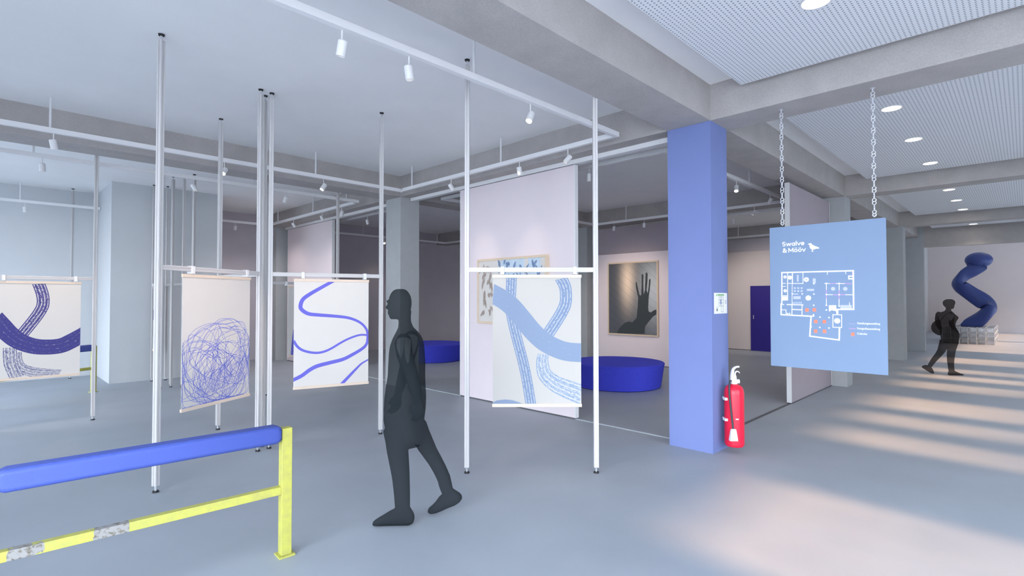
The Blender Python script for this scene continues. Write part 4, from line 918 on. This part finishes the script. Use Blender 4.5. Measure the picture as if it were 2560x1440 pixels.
# ------------------------------------------------------------------ far hall: glass plinth and twisted sculpture
PX,PY=24.7,.79; bw,bh,bdp=.2333,.2,.62
pl=empty('glass_block_plinth',(PX,PY,0),0,'low plinth of clear glass blocks under the blue twisted sculpture','plinth')
gb=MB().box(.006,bdp-.006,.006,bw-.006,.006,bh-.006).build('glass_block',M['glass'],pl,bevel=.012)
first=True
jm=MB()
for i in range(5):
    for j in range(6):
        for k in range(3):
            o=gb if first else gb.copy()
            if not first: COL.objects.link(o); o.parent=pl
            first=False; o.location=(i*bdp,j*bw,k*bh)
for i in range(6):
    for j in range(7):
        jm.box(i*bdp-.006,i*bdp+.006,j*bw-.006,j*bw+.006,0,3*bh)
    for k in range(4):
        jm.box(i*bdp-.004,i*bdp+.004,0,6*bw,k*bh-.004+(.004 if k==0 else 0),k*bh+.004)
for j in range(7):
    for k in range(1,4): jm.box(0,5*bdp,j*bw-.004,j*bw+.004,k*bh-.004,k*bh+.004)
jm.build('white_joints',M['print'],pl)
sc=empty('twisted_sculpture',(25.3,1.45,.604),math.atan2(RV.y,RV.x),'tall blue twisting sculpture standing on the glass block plinth','sculpture')
path=[(750,1222,62),(765,1200,85),(835,1110,98),(905,1010,112),(945,945,118),(915,865,98),(800,745,88),(715,650,104),(690,590,108),(730,500,90),(790,425,78),(840,370,105),(862,330,90),(872,300,60)]
C3=catmull([((x-760)*.002635,.26*math.sin(i*.75+2.2)*(1 if i<11 else .3),(1215-y)*.00263) for i,(x,y,_) in enumerate(path)],6)
RR=catmull([(q[2],0,0) for q in path],6); rings=[]
for i,p in enumerate(C3):
    w=RR[i].x*.00262; tw=i*.11
    tdir=(C3[min(i+1,len(C3)-1)]-C3[max(i-1,0)]).normalized(); e2=Vector((0,1,0)); e2=(e2-tdir*e2.dot(tdir)).normalized(); e1=tdir.cross(e2)
    rg2=[]
    for q2 in range(28):
        a=2*PI*q2/28; ca=math.copysign(abs(math.cos(a))**1.25,math.cos(a)); sa=.6*math.sin(a)
        rg2.append(p+(e1*(ca*math.cos(tw)-sa*math.sin(tw))+e2*(ca*math.sin(tw)+sa*math.cos(tw)))*w*1.14)
    rings.append([Vector((v.x,v.y,max(v.z,.002))) for v in rg2])
tb=MB().rings(rings)
bc=C3[-1]+Vector((.01,0,.03)); tb.rings([ell(bc+Vector((0,0,-math.cos(PI*i/14)*.285)),Vector((math.sin(PI*i/14)*.405,0,0)),Vector((0,math.sin(PI*i/14)*.38,0)),32) for i in range(1,14)])
tb.build('twisted_body',mat('cobalt_gloss',(54,70,132),.45,0,.03,3),sc,smooth=32)

# ------------------------------------------------------------------ trees outside the right windows
TR=random.Random(3)
def tree(x,y,h,label):
    e=empty('street_tree',(x,y,-.21),0,label,'tree')
    t=MB(); t.tube([(0,0,0),(.05,.03,h*.3),(-.03,.02,h*.6),(0,0,h*.85)],[.14,.11,.08,.04],10)
    for k in range(7):
        a=k*2.4; z=h*(.35+.07*k); t.tube([(0,0,z),(math.cos(a)*.7,math.sin(a)*.7,z+.5),(math.cos(a)*1.3,math.sin(a)*1.3,z+.8)],[.05,.035,.015],6)
    t.build('trunk',M['bark'],e,smooth=60)
    l=MB()
    for k in range(520):
        while True:
            p=Vector((TR.uniform(-1,1),TR.uniform(-1,1),TR.uniform(-1,1)))
            if p.length<1: break
        p=Vector((p.x*1.9,p.y*1.5,h*.66+p.z*h*.36)); a=Vector((TR.uniform(-1,1),TR.uniform(-1,1),TR.uniform(-1,1))).normalized(); b=a.orthogonal().normalized(); c=a.cross(b); s=TR.uniform(.07,.15)
        l.add([p+b*s,p+c*s*.5,p-b*s,p-c*s*.5],[(0,1,2,3)])
    tag(l.build('foliage',M['leaf'],e),kind='stuff')
TW=['in front of the first window bay','beside the first facade pier','outside the middle of the second bay','near the third facade pier','farthest down the street']
for i,(x,y,h) in enumerate(TREES): tree(x,y,h,'leafy street tree outside the right hand windows, '+TW[i])

# ------------------------------------------------------------------ light
w=bpy.data.worlds.new('world'); SC.world=w; w.use_nodes=True; nt=w.node_tree; bgn=nt.nodes['Background']
tc=nt.nodes.new('ShaderNodeTexCoord'); sp=nt.nodes.new('ShaderNodeSeparateXYZ'); nt.links.new(tc.outputs['Generated'],sp.inputs[0])
rp=nt.nodes.new('ShaderNodeValToRGB'); nt.links.new(sp.outputs[2],rp.inputs['Fac'])
el=rp.color_ramp.elements; el[0].position=0; el[0].color=SKY0; el[1].position=.6; el[1].color=SKY1
nt.links.new(rp.outputs['Color'],bgn.inputs['Color']); bgn.inputs['Strength'].default_value=SKYS
sd=bpy.data.lights.new('sun','SUN'); sd.energy=SUNE; sd.color=(1,.60,.33); sd.angle=math.radians(SUNA); so=bpy.data.objects.new('sun',sd); COL.objects.link(so)
dv=Vector((SUNDX,1,-math.tan(math.radians(SUNEL)))).normalized(); so.rotation_mode='QUATERNION'; so.rotation_quaternion=Vector((0,0,-1)).rotation_difference(dv)
for hx in (23.5,27.5,31.0):  # unseen fill lights added to warm and brighten the hall
    ld=bpy.data.lights.new('hall_fill','SPOT'); ld.energy=HALL_FILL; ld.color=(1,.87,.78); ld.spot_size=2.7; ld.spot_blend=1; ld.shadow_soft_size=.3
    lo=bpy.data.objects.new('hall_fill_light',ld); COL.objects.link(lo); lo.location=(hx,.2,5.5)
def portal(loc,rot,sx,sy):
    a=bpy.data.lights.new('window_portal','AREA'); a.shape='RECTANGLE'; a.size=sx; a.size_y=sy; a.cycles.is_portal=True
    o=bpy.data.objects.new('window_portal',a); COL.objects.link(o); o.location=loc; o.rotation_euler=rot
for a,b in gaps: portal((XW-.22,(a+b)/2,1.8),(0,-PI/2,0),3.4,b-a)
for i in range(len(wy)-1): a,b=wy[i][1],wy[i+1][0]; portal(((a+b)/2,YW-.22,1.78),(PI/2,0,0),b-a,3.4)
def lamp(loc,target,e,size=50,col=(1,.82,.64),blend=.9):
    ld=bpy.data.lights.new('spot_and_fill','SPOT'); ld.energy=e; ld.color=col; ld.spot_size=math.radians(size); ld.spot_blend=blend; ld.shadow_soft_size=.05
    o=bpy.data.objects.new('gallery_spot_and_fill',ld); COL.objects.link(o); o.location=loc
    o.rotation_mode='QUATERNION'; o.rotation_quaternion=Vector((0,0,-1)).rotation_difference((Vector(target)-Vector(loc)).normalized())
for L_ in LAMPS: lamp(*L_)
# wide soft fill lamps added to brighten the gallery rooms, without fixtures
for x0,x1,y0,y1 in ((6.5,10.8,3.7,7.6),(6.5,10.8,9.6,13.6),(12.4,16.2,3.7,7.6),(12.4,16.2,9.6,13.6),(3.9,5.0,10.5,14.2)):
    for fx in (.2,.8):
        for fy in (.2,.8):
            lamp((x0+(x1-x0)*fx,y0+(y1-y0)*fy,3.4),(x0+(x1-x0)*fx,y0+(y1-y0)*fy,0),GAL_FILL*(1.6 if x0<4 else 1),150,(1,.93,.9),1)
VS=SC.view_settings; SC.display_settings.display_device='sRGB'; VS.view_transform='Standard'; VS.look='None'; VS.gamma=1; VS.use_curve_mapping=False; VS.exposure=EXPO
